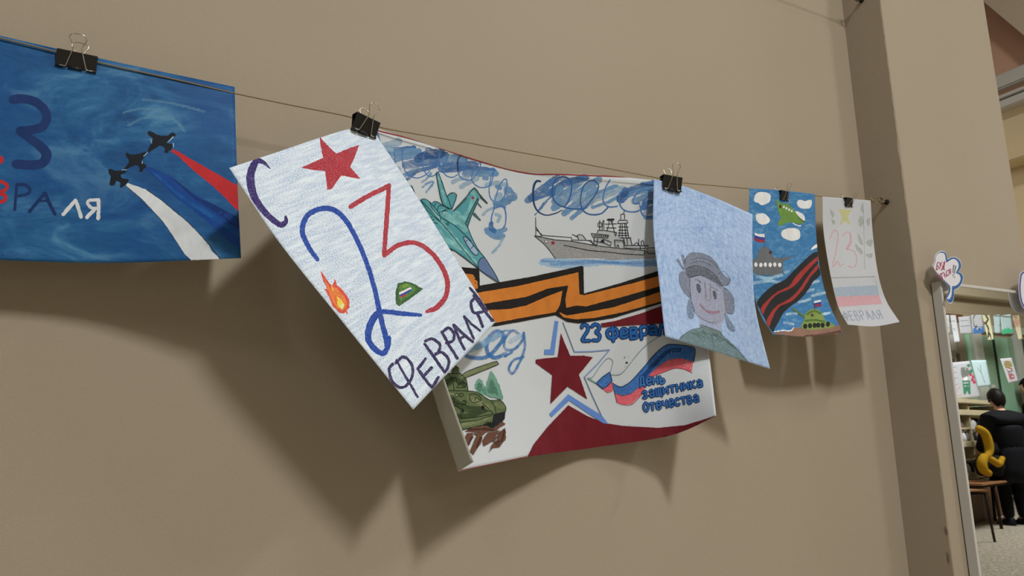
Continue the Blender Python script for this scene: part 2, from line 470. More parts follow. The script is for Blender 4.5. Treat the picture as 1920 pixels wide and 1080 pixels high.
# sloping soffit of the stair, its edge runs down towards us
bm = bmesh.new()
a, b_ = (1.57, EYE + 1.73), (1.40, EYE + 1.4325)
quad = [(1.155, EYE + 1.02), (a[0] + .55, a[1] + .9625), (a[0] + .35, CEIL + .3), (1.155, CEIL + .3)]
sl = 1.75
quad = [(1.17, EYE + 1.73 + sl * (1.17 - 1.57)), (1.57 + .33, EYE + 1.73 + sl * .33), (1.17, EYE + 1.73 + sl * .33)]
lo = [bm.verts.new((HX - .06, y, z)) for y, z in quad]; hi = [bm.verts.new((HX + .02, y, z)) for y, z in quad]
bm.faces.new(lo); bm.faces.new(hi[::-1])
for i in range(3): bm.faces.new((lo[i], hi[i], hi[(i + 1) % 3], lo[(i + 1) % 3]))
bmesh.ops.recalc_face_normals(bm, faces=bm.faces)
o = obj('trim_6', bm, plain('soffit_paint', (206, 190, 166), .8, 0, .04, 3)); o['kind'] = 'structure'

# lamps that light the place; the far left one is an added fill
for i, (x, y, p, sx, sy) in enumerate(LAMPS):
    e = empty('ceiling_lamp', (x, y, CEIL), ['ceiling lamp nearest the hanging drawings', 'ceiling lamp right of the pilaster', 'ceiling lamp above the shoe rack', 'added fill lamp left of the blue painted sheet'][i], 'lamp')
    bm = bmesh.new(); add_box(bm, (0, 0, -.025), (sx + .06, sy + .06, .05), None, .005); obj('housing', bm, M_WHITE, e)
    t = _pc.get('lampglow')
    if not t:
        nt = NT('lamp_diffuser'); nt.b.inputs['Emission Color'].default_value = (1, .98, .94, 1); nt.b.inputs['Emission Strength'].default_value = 4; t = _pc['lampglow'] = nt.m
    bm = bmesh.new(); add_box(bm, (0, 0, -.056), (sx, sy, .012), None, .003); obj('diffuser', bm, t, e)

# ================================================================== STRING AND ITS EYE SCREWS
spx = [(-420, -32), (-200, 24), (0, 71), (105, 97), (185, 117), (255, 133), (350, 154), (440, 175), (545, 197), (655, 219), (710, 238), (790, 253), (880, 268), (905, 273), (1000, 290), (1120, 312), (1235, 334), (1275, 342), (1340, 348), (1405, 354), (1465, 361), (1527, 367), (1587, 372), (1632, 376)]
pts = [at(x, y, STR - .0022 if x < 1330 else STR + .0026) for x, y in spx]
eye_y = STR
hook = at(1661, 378, PX0 / (1.344 * WALL) * eye_y)
def hookpt(x, y, X):
    r = ray(x, y); k = X / r[0]; return Vector((X, r[1] * k, r[2] * k + EYE))
H1 = hookpt(1663, 379, PX0 - .001)
pts2 = [p.copy() for p in pts]
bm = bmesh.new(); add_tube(bm, cr(pts2, 4), .00105, 7)
ringc = H1 + Vector((-.020, 0, .0015))
endp = pts2[-1]
lp = []
for k in range(25):                                        # the loop tied through the eye
    a = 2 * math.pi * k / 24
    lp.append((endp + ringc) / 2 + Vector((math.cos(a) * (endp - ringc).length * .52, 0.002 * math.sin(a), math.sin(a) * .0062)))
add_tube(bm, lp[:-1], .0011, 6, True)
for k in range(5):
    c = endp + (ringc - endp) * (.02 + .05 * k)
    q = [c + Vector((0, math.cos(a) * .0028, math.sin(a) * .0028)) for a in [2 * math.pi * j / 12 for j in range(12)]]
    add_tube(bm, q, .0009, 5, True)
tag(obj('string', bm, M_STRING, None, True, pts[10]), 'thin brown cord stretched along the wall holding all the clipped drawings', 'string')
def eye_screw(P, label):
    e = empty('eye_screw', P, label, 'hook', 'eye screws on the pilaster')
    bm = bmesh.new()
    q = [Vector((-.0200 + .0075 * math.cos(a), .0012 * math.sin(a), .0075 * math.sin(a))) for a in [2 * math.pi * j / 20 for j in range(20)]]
    add_tube(bm, q, .0017, 8, True); obj('ring', bm, M_STEEL, e, True)
    bm = bmesh.new(); add_tube(bm, [(-.0125, 0, 0), (-.006, 0, 0), (.004, 0, 0)], .002, 8, False); obj('shank', bm, M_STEEL, e, True)
    bm = bmesh.new(); add_tube(bm, [(-.0045, 0, 0), (-.0035, 0, 0), (0, 0, 0)], .006, 16, False, [.0042, .0058, .0062])
    obj('washer', bm, plain('black_plastic', (44, 36, 28), .35), e, True)
    return e
eye_screw(H1, 'small dark eye screw at the right end of the string of drawings')
H2 = hookpt(1616, 1, PX0 - .001)
eye_screw(H2, 'small dark eye screw at the top edge of the photo, above the other')
bm = bmesh.new()
c2 = H2 + Vector((-.026, -.001, 0))
q = [c2 + Vector((0, 0, 0)) + Vector((math.cos(a) * .010 - .006, .001 * math.sin(a), math.sin(a) * .0045)) for a in [2 * math.pi * j / 16 for j in range(16)]]
add_tube(bm, q, .0011, 6, True)
add_tube(bm, [c2 + Vector((-.016, 0, 0)), c2 + Vector((-.6, -.003, .02)), c2 + Vector((-1.6, -.005, .035)), (-2.9, c2.y, c2.z + .03)], .00105, 7)
tag(obj('string', bm, M_STRING, None, True, c2), 'upper cord tied to the eye screw at the top edge of the photo', 'string')

# ================================================================== BASE PAPERS
def base_blue():
    t = NT('blue_gouache'); v = t.coord((1, 1, 1), uv=True)
    n1 = t.noise(t.coord((1, 1.5, 1), (0, 0, .5), True), 11, 6, .62, 1.3)
    n2 = t.noise(t.coord((1, 2.8, 1), (0, 0, -.3), True), 32, 5, .68, 1.2)
    n3 = t.noise(v, 7, 2, .5)
    c = t.ramp(n1, [(.34, L4((24, 66, 114))), (.46, L4((34, 90, 142))), (.54, L4((50, 108, 156))), (.64, L4((94, 148, 184)))])
    c2 = t.ramp(n2, [(.3, L4((26, 78, 136))), (.7, L4((70, 128, 174)))])
    c = t.mix(.30, c, c2)
    c = t.mix(t.ramp(n3, [(.36, BW(.6)), (.6, BW(0))]), c, L4((24, 74, 138)))
    t.base(c); t.b.inputs['Roughness'].default_value = .5
    t.bump(n2, .25, .0006); return t.m
def base_crayon():
    t = NT('white_paper_blue_crayon')
    st = t.noise(t.coord((1, 7, 1), (0, 0, -.10), True), 22, 3, .6, .3)
    g = t.noise(t.coord((1, 2.2, 1), (0, 0, -.10), True), 520, 3, .7)
    a = t.ramp(g, [(.46, BW(0)), (.58, BW(1))]); b = t.ramp(st, [(.32, BW(.22)), (.60, BW(1))])
    f = t.mix(1.0, a, b, 'MULTIPLY')
    t.base(t.mix(f, L4((212, 221, 232), 1.3), L4((108, 140, 184), 1.2)))
    t.bump(g, .15, .0004); return t.m
def base_poster():
    t = NT('white_drawing_paper')
    n = t.noise(t.coord((1, 1, 1), uv=True), 9, 4)
    t.base(t.mix(n, L4((178, 184, 188), 1.28), L4((184, 189, 193), 1.28))); t.b.inputs['Roughness'].default_value = .6; return t.m
def base_pencil():
    t = NT('white_paper_blue_pencil')
    c = t.n('ShaderNodeTexCoord'); s_ = t.n('ShaderNodeVectorMath', operation='SUBTRACT'); t.l(c.outputs['UV'], s_.inputs[0]); s_.inputs[1].default_value = (.11, .10, 0)
    ln = t.n('ShaderNodeVectorMath', operation='LENGTH'); t.l(s_.outputs[0], ln.inputs[0])
    sp = t.n('ShaderNodeSeparateXYZ'); t.l(s_.outputs[0], sp.inputs[0])
    an = t.n('ShaderNodeMath', operation='ARCTAN2'); t.l(sp.outputs[0], an.inputs[0]); t.l(sp.outputs[1], an.inputs[1])
    m = t.n('ShaderNodeMath', operation='MULTIPLY'); t.l(an.outputs[0], m.inputs[0]); m.inputs[1].default_value = .06
    cb = t.n('ShaderNodeCombineXYZ'); t.l(ln.outputs['Value'], cb.inputs[0]); t.l(m.outputs[0], cb.inputs[1])
    n = t.noise(cb.outputs[0], 190, 4, .7, .4)
    n2 = t.noise(t.coord((1, .25, 1), (0, 0, .3), True), 210, 3, .7, .5)
    n3 = t.noise(t.coord((1, 1, 1), uv=True), 11, 3)
    f = t.ramp(t.mix(.4, n, n2), [(.38, BW(.18)), (.64, BW(.95))])
    f = t.mix(t.ramp(n3, [(.38, BW(.30)), (.62, BW(0))]), f, BW(.1))
    t.base(t.mix(f, L4((180, 200, 224), 1.26), L4((112, 142, 190), 1.26))); return t.m
def base_sky():
    t = NT('sky_blue_gouache')
    n = t.noise(t.coord((1, 3, 1), (0, 0, .1), True), 40, 5, .65, .8); n2 = t.noise(t.coord((1, 1, 1), uv=True), 12, 3)
    c = t.ramp(n, [(.32, L4((54, 108, 158), 1.1)), (.52, L4((70, 124, 170), 1.1)), (.7, L4((112, 158, 188), 1.1))])
    t.base(t.mix(t.ramp(n2, [(.4, BW(.5)), (.6, BW(0))]), c, L4((58, 114, 166), 1.1))); return t.m
def base_plain():
    t = NT('thin_white_paper')
    t.base(t.mix(t.noise(t.coord((1, 1, 1), uv=True), 14, 3), L4((170, 173, 178), 1.2), L4((180, 182, 186), 1.2))); return t.m
I = ink

SHEETS = []
# ================================================================== DRAWING: blue sheet with three planes
P = Sheet('drawing', [
    [(-262, 22, 1.094), (-60, 54, 1.100), (180, 108, 1.1005), (440, 163, 1.100)],
    [(-262, 165, 1.097), (-60, 190, 1.100), (185, 218, 1.097), (442, 245, 1.086)],
    [(-255, 330, 1.096), (-60, 345, 1.099), (190, 358, 1.090), (446, 362, 1.062)],
    [(-250, 474, 1.092), (-60, 485, 1.096), (200, 493, 1.080), (452, 484, 1.022)]], base_blue(), 90, 56, wm=.42, hm=.297)
A = Z(0, 160, 4.1545); B = Z(190, 230, 4.1538); C = Z(0, 40, 2.25)
lb = I('faint', (110, 160, 192)); db = I('faint', (22, 62, 118))
for s in [(520, 385, 600, 368, 690, 385, 770, 445), (540, 440, 620, 405, 720, 410, 780, 465), (600, 330, 720, 345, 860, 380)]:
    P.stroke(C(*s), 5, lb, 6, .6)
navy = I('paint', (22, 48, 98)); navy2 = I('paint', (18, 44, 90)); red = I('paint', (176, 40, 44)); wht = I('paint', (198, 203, 206)); blk = I('paint', (20, 26, 34))
P.stroke(A(95, 112, 180, 105, 285, 135, 350, 200, 362, 265, 325, 325, 240, 348, 150, 355), 17, navy, 6, .4)
P.stroke(A(150, 362, 240, 420, 320, 480, 362, 540, 330, 605, 240, 622, 118, 612), [12, 16, 18, 19, 18, 18, 17], navy, 6, .4)
P.stroke(A(130, 775, 122, 870, 115, 972), 5.5, navy2, 4, .3); P.stroke(A(130, 775, 195, 775, 233, 812, 210, 848, 140, 862), 6, navy2, 6, .3)
P.stroke(A(228, 985, 290, 910, 350, 838), 6.5, navy2, 3, .3); P.stroke(A(350, 838, 385, 920, 428, 1005), 7, navy2, 3, .3); P.stroke(A(298, 902, 372, 900), 4, navy2, 1, .2)
P.stroke(A(492, 1008, 540, 950, 588, 895), 7, wht, 3, .5); P.stroke(A(588, 895, 612, 960, 632, 1028), 7, wht, 3, .5)
P.stroke(A(768, 890, 768, 970, 765, 1040), 7, wht, 3, .5); P.stroke(A(765, 893, 700, 895, 682, 918, 715, 955, 762, 958), 6, wht, 5, .5); P.stroke(A(735, 970, 675, 1030), 7, wht, 1, .5)
P.dot(A(-5, 580)[0], 8.5, 8, red, 16, .4)
P.stroke(A(-40, 752, 10, 750, 55, 778, 40, 815, -10, 832), 6.5, red, 6, .3); P.stroke(A(-40, 850, 20, 848, 45, 870, 30, 900, -30, 915), 7, red, 6, .3); P.stroke(A(-40, 750, -40, 915), 6, red, 1, .3)
trail_b = I('paint', (18, 62, 132))
P.poly(B(555, 205, 600, 225, 700, 285, 800, 340, 920, 410, 1060, 490, 1068, 690, 1010, 635, 940, 560, 870, 495, 720, 375, 600, 260, 545, 225), red, 0, .4)
P.poly(B(350, 345, 420, 360, 560, 430, 660, 515, 760, 570, 900, 655, 1070, 755, 1085, 960, 1000, 930, 860, 800, 700, 670, 560, 565, 440, 440, 345, 370), trail_b, 3, .3)
P.stroke(B(560, 440, 640, 505, 740, 590, 880, 665, 1075, 790), [2, 4, 6, 11, 18], I('paint', (14, 46, 104)), 5, .3)
P.stroke(B(380, 370, 500, 470, 640, 590, 820, 700, 1070, 880), [2, 5, 6, 9, 6], I('wash', (34, 96, 164)), 5, .5)
P.poly(B(205, 470, 260, 490, 350, 520, 450, 590, 560, 680, 690, 790, 830, 940, 860, 1000, 930, 1066, 710, 1080, 640, 1015, 560, 890, 480, 770, 370, 650, 300, 580, 240, 530, 190, 490), wht, 0, .35)
P.stroke(B(350, 520, 450, 590, 560, 680, 690, 790, 830, 940, 925, 1062), 1.6, I('paint', (52, 60, 70)), 3, .4); P.stroke(B(190, 490, 300, 590, 370, 655, 480, 775, 560, 890, 640, 1015), 1.2, I('paint', (60, 72, 86)), 3, .4)
for q in [(360, 75, 375, 65, 430, 90, 465, 100, 520, 100, 550, 75, 578, 90, 575, 105, 520, 140, 510, 160, 550, 165, 555, 185, 545, 210, 525, 220, 520, 235, 490, 232, 495, 200, 465, 180, 440, 185, 375, 230, 360, 215, 395, 150, 400, 120, 370, 100),
          (190, 240, 205, 235, 235, 250, 300, 240, 345, 225, 355, 240, 320, 290, 315, 310, 350, 330, 345, 350, 330, 360, 315, 385, 295, 380, 300, 355, 265, 330, 185, 370, 178, 355, 210, 320, 212, 290, 195, 265),
          (55, 365, 75, 360, 115, 375, 170, 370, 195, 380, 185, 395, 150, 405, 165, 435, 210, 440, 205, 465, 160, 505, 145, 500, 150, 470, 115, 455, 105, 485, 62, 485, 75, 420, 58, 395)]:
    P.poly(B(*q), blk, 2, .25)
for s in [(520, 150, 560, 110), (330, 262, 358, 232), (385, 130, 392, 160), (160, 368, 195, 366), (318, 300, 318, 318), (560, 160, 562, 190)]:
    P.stroke(B(*s), 1.6, I('paint', (150, 170, 190)), 1, .3)
sg = I('faint', (60, 50, 130)); random.seed(3)
P.stroke(C(*sum([[6 + i * 8, 985 + random.uniform(-8, 8) + (0 if i % 2 else 6)] for i in range(15)], [])), 1, sg, 4)
SHEETS.append(P); P.done('blue painted sheet with three dark planes trailing white, blue and red, leftmost on the cord', 'drawing')

# ================================================================== DRAWING: star poster behind (before the crayon sheet, it hangs behind it)
P = Sheet('drawing', [
    [(688, 236, 1.106), (760, 257, 1.112), (885, 297, 1.122), (985, 323, 1.128), (1120, 328, 1.120), (1270, 342, 1.108)],
    [(722, 395, 1.088), (800, 405, 1.108), (900, 425, 1.128), (1000, 440, 1.136), (1140, 445, 1.126), (1290, 448, 1.106)],
    [(765, 560, 1.066), (840, 566, 1.095), (930, 580, 1.126), (1040, 590, 1.142), (1180, 582, 1.126), (1311, 560, 1.092)],
    [(810, 730, 1.044), (870, 735, 1.075), (955, 730, 1.112), (1080, 720, 1.143), (1220, 695, 1.112), (1330, 668, 1.058)],
    [(859, 884, 1.022), (915, 872, 1.052), (995, 856, 1.096), (1110, 840, 1.140), (1255, 817, 1.090), (1343, 780, 1.004)]], base_poster(), 110, 84, wm=.594, hm=.42)
poster = P
G = Z(680, 230, 2.769); H = Z(800, 540, 3.0); J3 = Z(700, 240, 6.75); JB = Z(740, 320, 4.909); JC = Z(980, 320, 5.686); JD = Z(800, 600, 3.857); JE = Z(1080, 590, 5.143); JF = Z(980, 590, 4.0)
wb = [I('wash', (62, 106, 158)), I('wash', (98, 138, 176)), I('wash', (140, 168, 190)), I('wash', (44, 84, 138))]
# brushed clouds, left
for s, w, m in [((20, 60, 40, 110, 60, 190), 11, 0), ((60, 250, 200, 220, 330, 170), 15, 2), ((20, 200, 120, 260, 230, 270), 16, 2), ((80, 300, 250, 280, 520, 250), 9, 0), ((120, 350, 350, 300, 580, 295), 12, 1),
                ((140, 420, 350, 370, 570, 330), 14, 1), ((560, 400, 700, 330, 870, 310), 16, 3), ((400, 470, 650, 430, 900, 400), 15, 0), ((580, 360, 760, 350, 930, 345), 12, 3), ((430, 580, 650, 520, 820, 470), 8, 0), ((330, 720, 480, 610, 560, 540), 6, 0),
                ((300, 640, 420, 590, 560, 500), 8, 1), ((860, 520, 1000, 480, 1290, 470), 16, 0), ((900, 400, 1050, 380, 1160, 410), 13, 1), ((880, 540, 980, 535, 1120, 515), 9, 0), ((1130, 510, 1280, 520, 1530, 550), 12, 0), ((1150, 575, 1330, 580, 1560, 580), 11, 1),
                ((1000, 690, 1080, 650, 1200, 620), 8, 2), ((1110, 750, 1180, 700, 1320, 640), 9, 2), ((1400, 630, 1440, 640), 8, 1), ((1430, 720, 1560, 700, 1690, 720), 9, 2), ((1560, 740, 1610, 760), 8, 1), ((1690, 780, 1740, 840, 1780, 880), 16, 1),
                ((1560, 960, 1620, 930, 1780, 880), 12, 1), ((1560, 960, 1640, 950, 1710, 920), 14, 1), ((1560, 900, 1600, 850), 14, 2), ((200, 500, 300, 510, 320, 530), 10, 2), ((610, 690, 680, 640, 730, 570), 4, 1), ((620, 750, 700, 690, 760, 690, 670, 815), 4, 1)]:
    P.stroke(J3(*s), w, wb[m], 5, .8)
ln = I('marker', (70, 110, 166)); ln2 = I('marker', (48, 84, 140))
for s in [(390, 240, 365, 330, 375, 460, 420, 570, 520, 630, 610, 620, 700, 560, 740, 470), (650, 320, 670, 265, 720, 258, 752, 290), (640, 330, 625, 440, 645, 540, 700, 610, 770, 600, 840, 540), (850, 285, 835, 400, 860, 510, 920, 600, 1000, 625, 1060, 595), (950, 345, 900, 460, 860, 520),
          (1105, 340, 1065, 420, 1070, 560, 1110, 630, 1180, 660, 1250, 655), (1195, 360, 1160, 470, 1080, 580), (1360, 435, 1290, 480, 1255, 570, 1250, 670, 1320, 740, 1400, 755, 1470, 735), (1360, 435, 1340, 540, 1260, 640),
          (1525, 540, 1490, 620, 1465, 760, 1480, 880, 1540, 940, 1610, 930, 1670, 830, 1690, 690, 1670, 645, 1620, 690, 1570, 800, 1530, 960, 1515, 1070), (1525, 540, 1510, 640, 1480, 730), (1540, 1010, 1620, 985, 1675, 1010), (265, 310, 280, 480, 265, 630), (160, 320, 215, 400, 230, 520)]:
    P.stroke(J3(*s), 1.9, ln, 6, .2)
for s in [(900, 400, 960, 330, 1020, 320), ]: pass
for s, w, m in [((915, 350, 985, 330, 1020, 380, 1015, 500, 960, 550, 905, 520, 890, 440, 920, 330), 2.2, None), ((930, 400, 970, 420, 950, 470), 6, 2), ((810, 410, 850, 370, 900, 345), 5, 2), ((840, 540, 920, 570, 1020, 540), 9, 1), ((850, 560, 930, 610, 1000, 600), 10, 1), ((900, 560, 980, 570), 10, 1),
                ((900, 755, 960, 690, 995, 625), 5, 2), ((890, 480, 880, 530, 920, 560), 8, 0), ((915, 300, 980, 300, 1045, 280), 7, 1)]:
    P.stroke(JB(*s), w, ln if m is None else wb[m], 6, .5)
# brushed clouds, right
for s, w, m in [((50, 320, 200, 200, 380, 70), 13, 0), ((80, 300, 260, 240, 420, 150), 12, 0), ((160, 430, 240, 330, 330, 260), 3, 0), ((130, 475, 180, 420, 260, 330), 2.5, 0), ((310, 250, 420, 150, 680, 70), 14, 0), ((330, 330, 450, 240, 620, 120), 12, 1), ((330, 400, 520, 280, 820, 90), 13, 1), ((440, 460, 600, 330, 780, 200), 12, 1),
                ((520, 510, 650, 400, 740, 330), 8, 1), ((600, 400, 760, 280, 1000, 180), 13, 1), ((700, 330, 860, 270, 1080, 190), 12, 2), ((740, 390, 900, 340, 1050, 260), 6, 1), ((1060, 260, 1200, 190, 1400, 130), 13, 0), ((1040, 310, 1090, 240, 1110, 220), 17, 3), ((1120, 260, 1250, 220, 1390, 190), 10, 1), ((1180, 330, 1300, 280, 1400, 250), 11, 1),
                ((1290, 400, 1330, 330, 1400, 320), 12, 0), ((1290, 470, 1340, 440, 1420, 400), 9, 1), ((1300, 500, 1380, 500, 1440, 490), 7, 1), ((420, 90, 500, 110, 640, 90), 10, 0), ((400, 180, 380, 250), 14, 1), ((560, 300, 640, 260), 14, 2)]:
    P.stroke(JC(*s), w, wb[m], 5, .8)
P.stroke(JC(190, 115, 150, 112, 120, 160, 110, 260, 125, 370, 170, 440, 250, 475, 350, 455, 420, 420), [3, 4, 4, 3.5, 3, 2.5, 2, 2, 1.5], I('marker', (34, 60, 100)), 6)
for s in [(430, 60, 350, 100, 315, 200, 330, 310, 400, 375, 460, 370, 510, 260, 520, 140, 480, 80, 430, 60), (400, 375, 500, 405, 600, 410, 660, 400, 720, 330, 790, 230, 805, 150, 740, 105, 660, 150, 620, 260, 620, 370, 660, 440, 740, 470, 840, 455, 910, 390),
          (930, 100, 880, 190, 855, 300, 880, 365, 940, 388, 1010, 380), (1040, 370, 1025, 300, 1050, 230, 1100, 200, 1135, 220, 1110, 300, 1050, 330), (1030, 360, 1080, 420, 1160, 440, 1240, 425, 1330, 350), (1390, 200, 1250, 220, 1180, 300, 1190, 350, 1250, 350), (1250, 370, 1270, 460, 1330, 495, 1400, 480), (1340, 270, 1280, 330, 1280, 400, 1340, 400, 1400, 370)]:
    P.stroke(JC(*s), 2.4, ln2 if s[0] < 700 else ln, 6, .2)
# red backing line along the top edge
P.stroke([(700, 243), (790, 266), (890, 300), (985, 324.5), (1060, 327.5), (1235, 334)], 2.2, I('marker', (140, 50, 54)), 6)
P.stroke([(862, 882), (925, 869.5), (988, 856)], 1.4, I('marker', (130, 44, 52)), 3)
# ship
wl = I('pencil', (148, 184, 216)); P.poly(JC(165, 985, 220, 935, 400, 930, 600, 945, 900, 945, 1480, 940, 1480, 1010, 1200, 1030, 900, 1005, 500, 1045, 250, 1020), wl, 2, .8)
for s in [(200, 960, 500, 975, 700, 960, 1000, 985, 1440, 970), (300, 1000, 600, 990, 900, 975, 1200, 1000, 1440, 1000)]: P.stroke(JC(*s), 5, I('faint', (84, 140, 196)), 5, .8)
P.poly(JC(125, 697, 200, 705, 350, 735, 520, 750, 800, 805, 1000, 825, 1300, 850, 1490, 830, 1490, 935, 1100, 945, 950, 955, 800, 935, 350, 937, 300, 870, 240, 795), I('pencil', (142, 140, 138)), 0, .3)
for q in [(740, 675, 920, 690, 940, 760, 930, 805, 760, 785), (800, 640, 1000, 660, 1040, 715, 1150, 720, 1160, 800, 1085, 825, 760, 785, 750, 710), (580, 690, 640, 685, 670, 735, 590, 735), (1250, 800, 1340, 800, 1340, 840, 1250, 845)]:
    P.poly(JC(*q), I('pencil', (176, 178, 178)), 0)
kl = I('marker', (34, 40, 48))
for s in [(137, 500, 140, 690), (140, 600, 200, 695), (125, 695, 205, 705), (145, 630, 210, 690, 400, 705, 520, 715, 525, 755), (125, 697, 240, 795, 300, 870, 348, 938), (125, 697, 200, 708, 340, 738, 520, 752, 780, 800, 1000, 825, 1300, 852), (440, 795, 700, 850, 900, 868, 1100, 890, 1290, 900, 1300, 860), (530, 740, 700, 745, 790, 800),
          (530, 682, 590, 710), (580, 690, 600, 680, 640, 690, 672, 735), (580, 690, 595, 735), (730, 670, 920, 690, 905, 720, 745, 710, 730, 670), (760, 715, 755, 785), (800, 715, 790, 795), (760, 750, 860, 770, 935, 805), (860, 730, 945, 765, 930, 805), (830, 760, 870, 770), (795, 665, 800, 635, 890, 640, 1000, 660), (1000, 660, 990, 700),
          (820, 530, 820, 630), (845, 630, 855, 530), (865, 530, 865, 625), (900, 525, 970, 525), (880, 570, 998, 568), (890, 610, 995, 612), (925, 530, 900, 640), (945, 530, 985, 690), (935, 545, 960, 545), (1010, 565, 1025, 530, 1110, 530, 1120, 560, 1010, 565), (1045, 520, 1045, 465, 1085, 465, 1085, 520), (1070, 460, 1085, 430),
          (1040, 565, 1030, 715), (1060, 565, 1060, 715), (1085, 565, 1100, 715), (1100, 565, 1130, 715), (1020, 600, 1125, 602), (1018, 635, 1120, 635), (1015, 665, 1125, 668), (1015, 690, 1130, 692), (1040, 718, 1155, 718), (1075, 720, 1090, 800), (1110, 720, 1115, 800), (1145, 720, 1165, 795), (975, 740, 1070, 745, 1080, 825), (975, 740, 985, 815), (1000, 820, 1010, 785, 1025, 820),
          (1085, 800, 1250, 800, 1340, 800), (1180, 795, 1210, 765, 1240, 795), (1235, 730, 1235, 795), (1265, 790, 1260, 755, 1280, 745, 1290, 790), (1250, 805, 1250, 845), (1090, 825, 1300, 830), (1320, 840, 1340, 825, 1480, 825), (1310, 860, 1340, 885, 1480, 882), (700, 745, 730, 745, 750, 790)]:
    P.stroke(JC(*s), 1.25, kl, 1, .1)
P.stroke(JC(810, 555, 840, 560, 840, 595, 810, 600, 800, 575), 1.2, kl, 4, 0, True)
for i in range(8): P.dot(JC(760 + i * 20, 692 + i * 1.5)[0], 1.3, 1.6, kl, 6)
for i in range(5): P.dot(JC(988 + i * 18, 760)[0], .9, .9, kl, 6)
P.dot(JC(850, 752)[0], 3.4, 3, kl, 8); P.stroke(JC(905, 525, 968, 522), 3.5, kl, 1)
P.dot(JC(250, 757)[0], 3.2, 3, kl, 12); P.dot(JC(250, 757)[0], 2.3, 2.1, I('marker', (205, 205, 205)), 12)
def star(c, r, rot=0, k=.42, sx=1): return [(c[0] + sx * (r if i % 2 == 0 else r * k) * math.sin(rot + math.pi * i / 5), c[1] - (r if i % 2 == 0 else r * k) * math.cos(rot + math.pi * i / 5)) for i in range(10)]
P.poly(star(JC(322, 770)[0], 4.6), I('marker', (140, 28, 40)), 0)
# ribbon
kb = I('paint', (24, 20, 18)); og = [I('paint', (186, 112, 42)), I('faint', (166, 84, 24)), I('faint', (206, 140, 72))]
P.poly(G(430, 742, 520, 752, 600, 758, 605, 770, 607, 847, 880, 800, 1138, 744, 1145, 750, 1148, 888, 1350, 830, 1700, 715, 1700, 890, 1530, 945, 1300, 1015, 1120, 1043, 1060, 1035, 1000, 1000, 850, 1028, 700, 1055, 600, 1068, 430, 1085), kb, 0, .2)
ors = [(430, 790, 525, 783, 572, 790, 596, 830, 596, 862, 540, 875, 430, 890), (430, 900, 590, 885, 800, 850, 1000, 805, 1118, 778, 1124, 895, 1112, 950, 1055, 962, 1050, 920, 1066, 846, 960, 862, 850, 905, 640, 940, 430, 960),
       (1112, 950, 1124, 893, 1150, 897, 1250, 872, 1400, 835, 1700, 750, 1700, 800, 1540, 850, 1350, 905, 1250, 930, 1160, 955), (430, 1000, 640, 975, 760, 968, 850, 950, 950, 905, 1036, 873, 1022, 950, 1000, 985, 850, 1010, 690, 1040, 560, 1055, 430, 1070),
       (1018, 985, 1060, 1002, 1150, 987, 1300, 960, 1540, 880, 1700, 820, 1700, 870, 1545, 930, 1350, 985, 1200, 1015, 1100, 1022, 1040, 1012)]
for q in ors: P.poly(G(*q), og[0], 0, .25)
mar = I('paint', (98, 20, 30)); mar2 = I('faint', (84, 14, 30))
P.poly(H(978, 200, 1060, 186, 1200, 145, 1320, 102, 1480, 50, 1480, 170, 1345, 200, 1160, 210, 985, 222), mar, 0, .2)
# white left margin below the ribbon, star and bottom drape
P.poly(JF(285, 140, 310, 205, 355, 310, 450, 308, 525, 320, 420, 450, 482, 635, 335, 540, 205, 672, 220, 455, 97, 365, 97, 338, 170, 328, 260, 320), mar, 0, .25)
P.poly(H(795, 660, 900, 720, 1000, 760, 1100, 776, 1300, 787, 1450, 772, 1540, 745, 1640, 716, 1640, 735, 1560, 795, 1436, 836, 1100, 895, 800, 935, 565, 965, 565, 950, 600, 880, 680, 780), mar, 0, .2)
pb = I('marker', (92, 128, 192)); pb2 = I('marker', (112, 134, 180))
P.poly(JF(340, 597, 460, 675, 590, 755, 640, 820, 600, 815, 470, 730, 345, 645, 215, 770, 198, 745), pb, 0, .2)
P.poly(JF(240, 48, 266, 52, 235, 300, 160, 300, 162, 262, 207, 262), pb, 0, .2)
P.stroke(JF(300, 60, 345, 175, 385, 280), 1.6, I('marker', (96, 110, 134)), 1); P.stroke(JF(385, 280, 520, 277, 650, 264), 2, pb2, 1); P.stroke(JF(650, 264, 560, 370, 460, 470), 2, pb2, 1); P.stroke(JF(460, 470, 520, 610, 588, 758), 1.7, I('marker', (86, 108, 146)), 1)
# tricolour
fb = I('crayon', (40, 96, 164)); fr = I('crayon', (200, 84, 96)); fd = I('marker', (22, 46, 84)); gl = I('marker', (118, 142, 146))
P.stroke(JE(110, 615, 160, 600, 220, 510, 290, 430, 330, 425, 352, 460, 335, 530, 325, 575), 1.2, gl, 5); P.stroke(JE(335, 580, 400, 582, 450, 555, 520, 470, 600, 370, 680, 290, 760, 235, 830, 190, 880, 150), 1.3, gl, 5); P.stroke(JE(110, 615, 190, 662), 2.4, I('marker', (96, 140, 130)), 1)
P.poly(JE(370, 755, 450, 780, 530, 760, 620, 680, 720, 560, 800, 490, 900, 430, 1010, 418, 1130, 453, 1115, 560, 1040, 527, 950, 516, 850, 552, 720, 600, 640, 760, 540, 860, 450, 868, 392, 848), fr, 0, .3)
P.poly(JE(255, 715, 345, 650, 352, 735, 300, 757), fr, 0, .3)
P.poly(JE(190, 662, 255, 600, 322, 555, 345, 640, 300, 690, 255, 717), fb, 0, .2)
P.poly(JE(345, 660, 400, 690, 440, 695, 520, 650, 640, 520, 760, 380, 860, 300, 930, 290, 1040, 300, 1140, 330, 1130, 455, 1010, 420, 900, 432, 800, 492, 720, 562, 620, 682, 530, 762, 450, 782, 370, 757), fb, 0, .25)
P.stroke(JE(640, 610, 760, 470, 880, 360, 1000, 340), 8, I('wash', (24, 66, 128)), 5, .5)
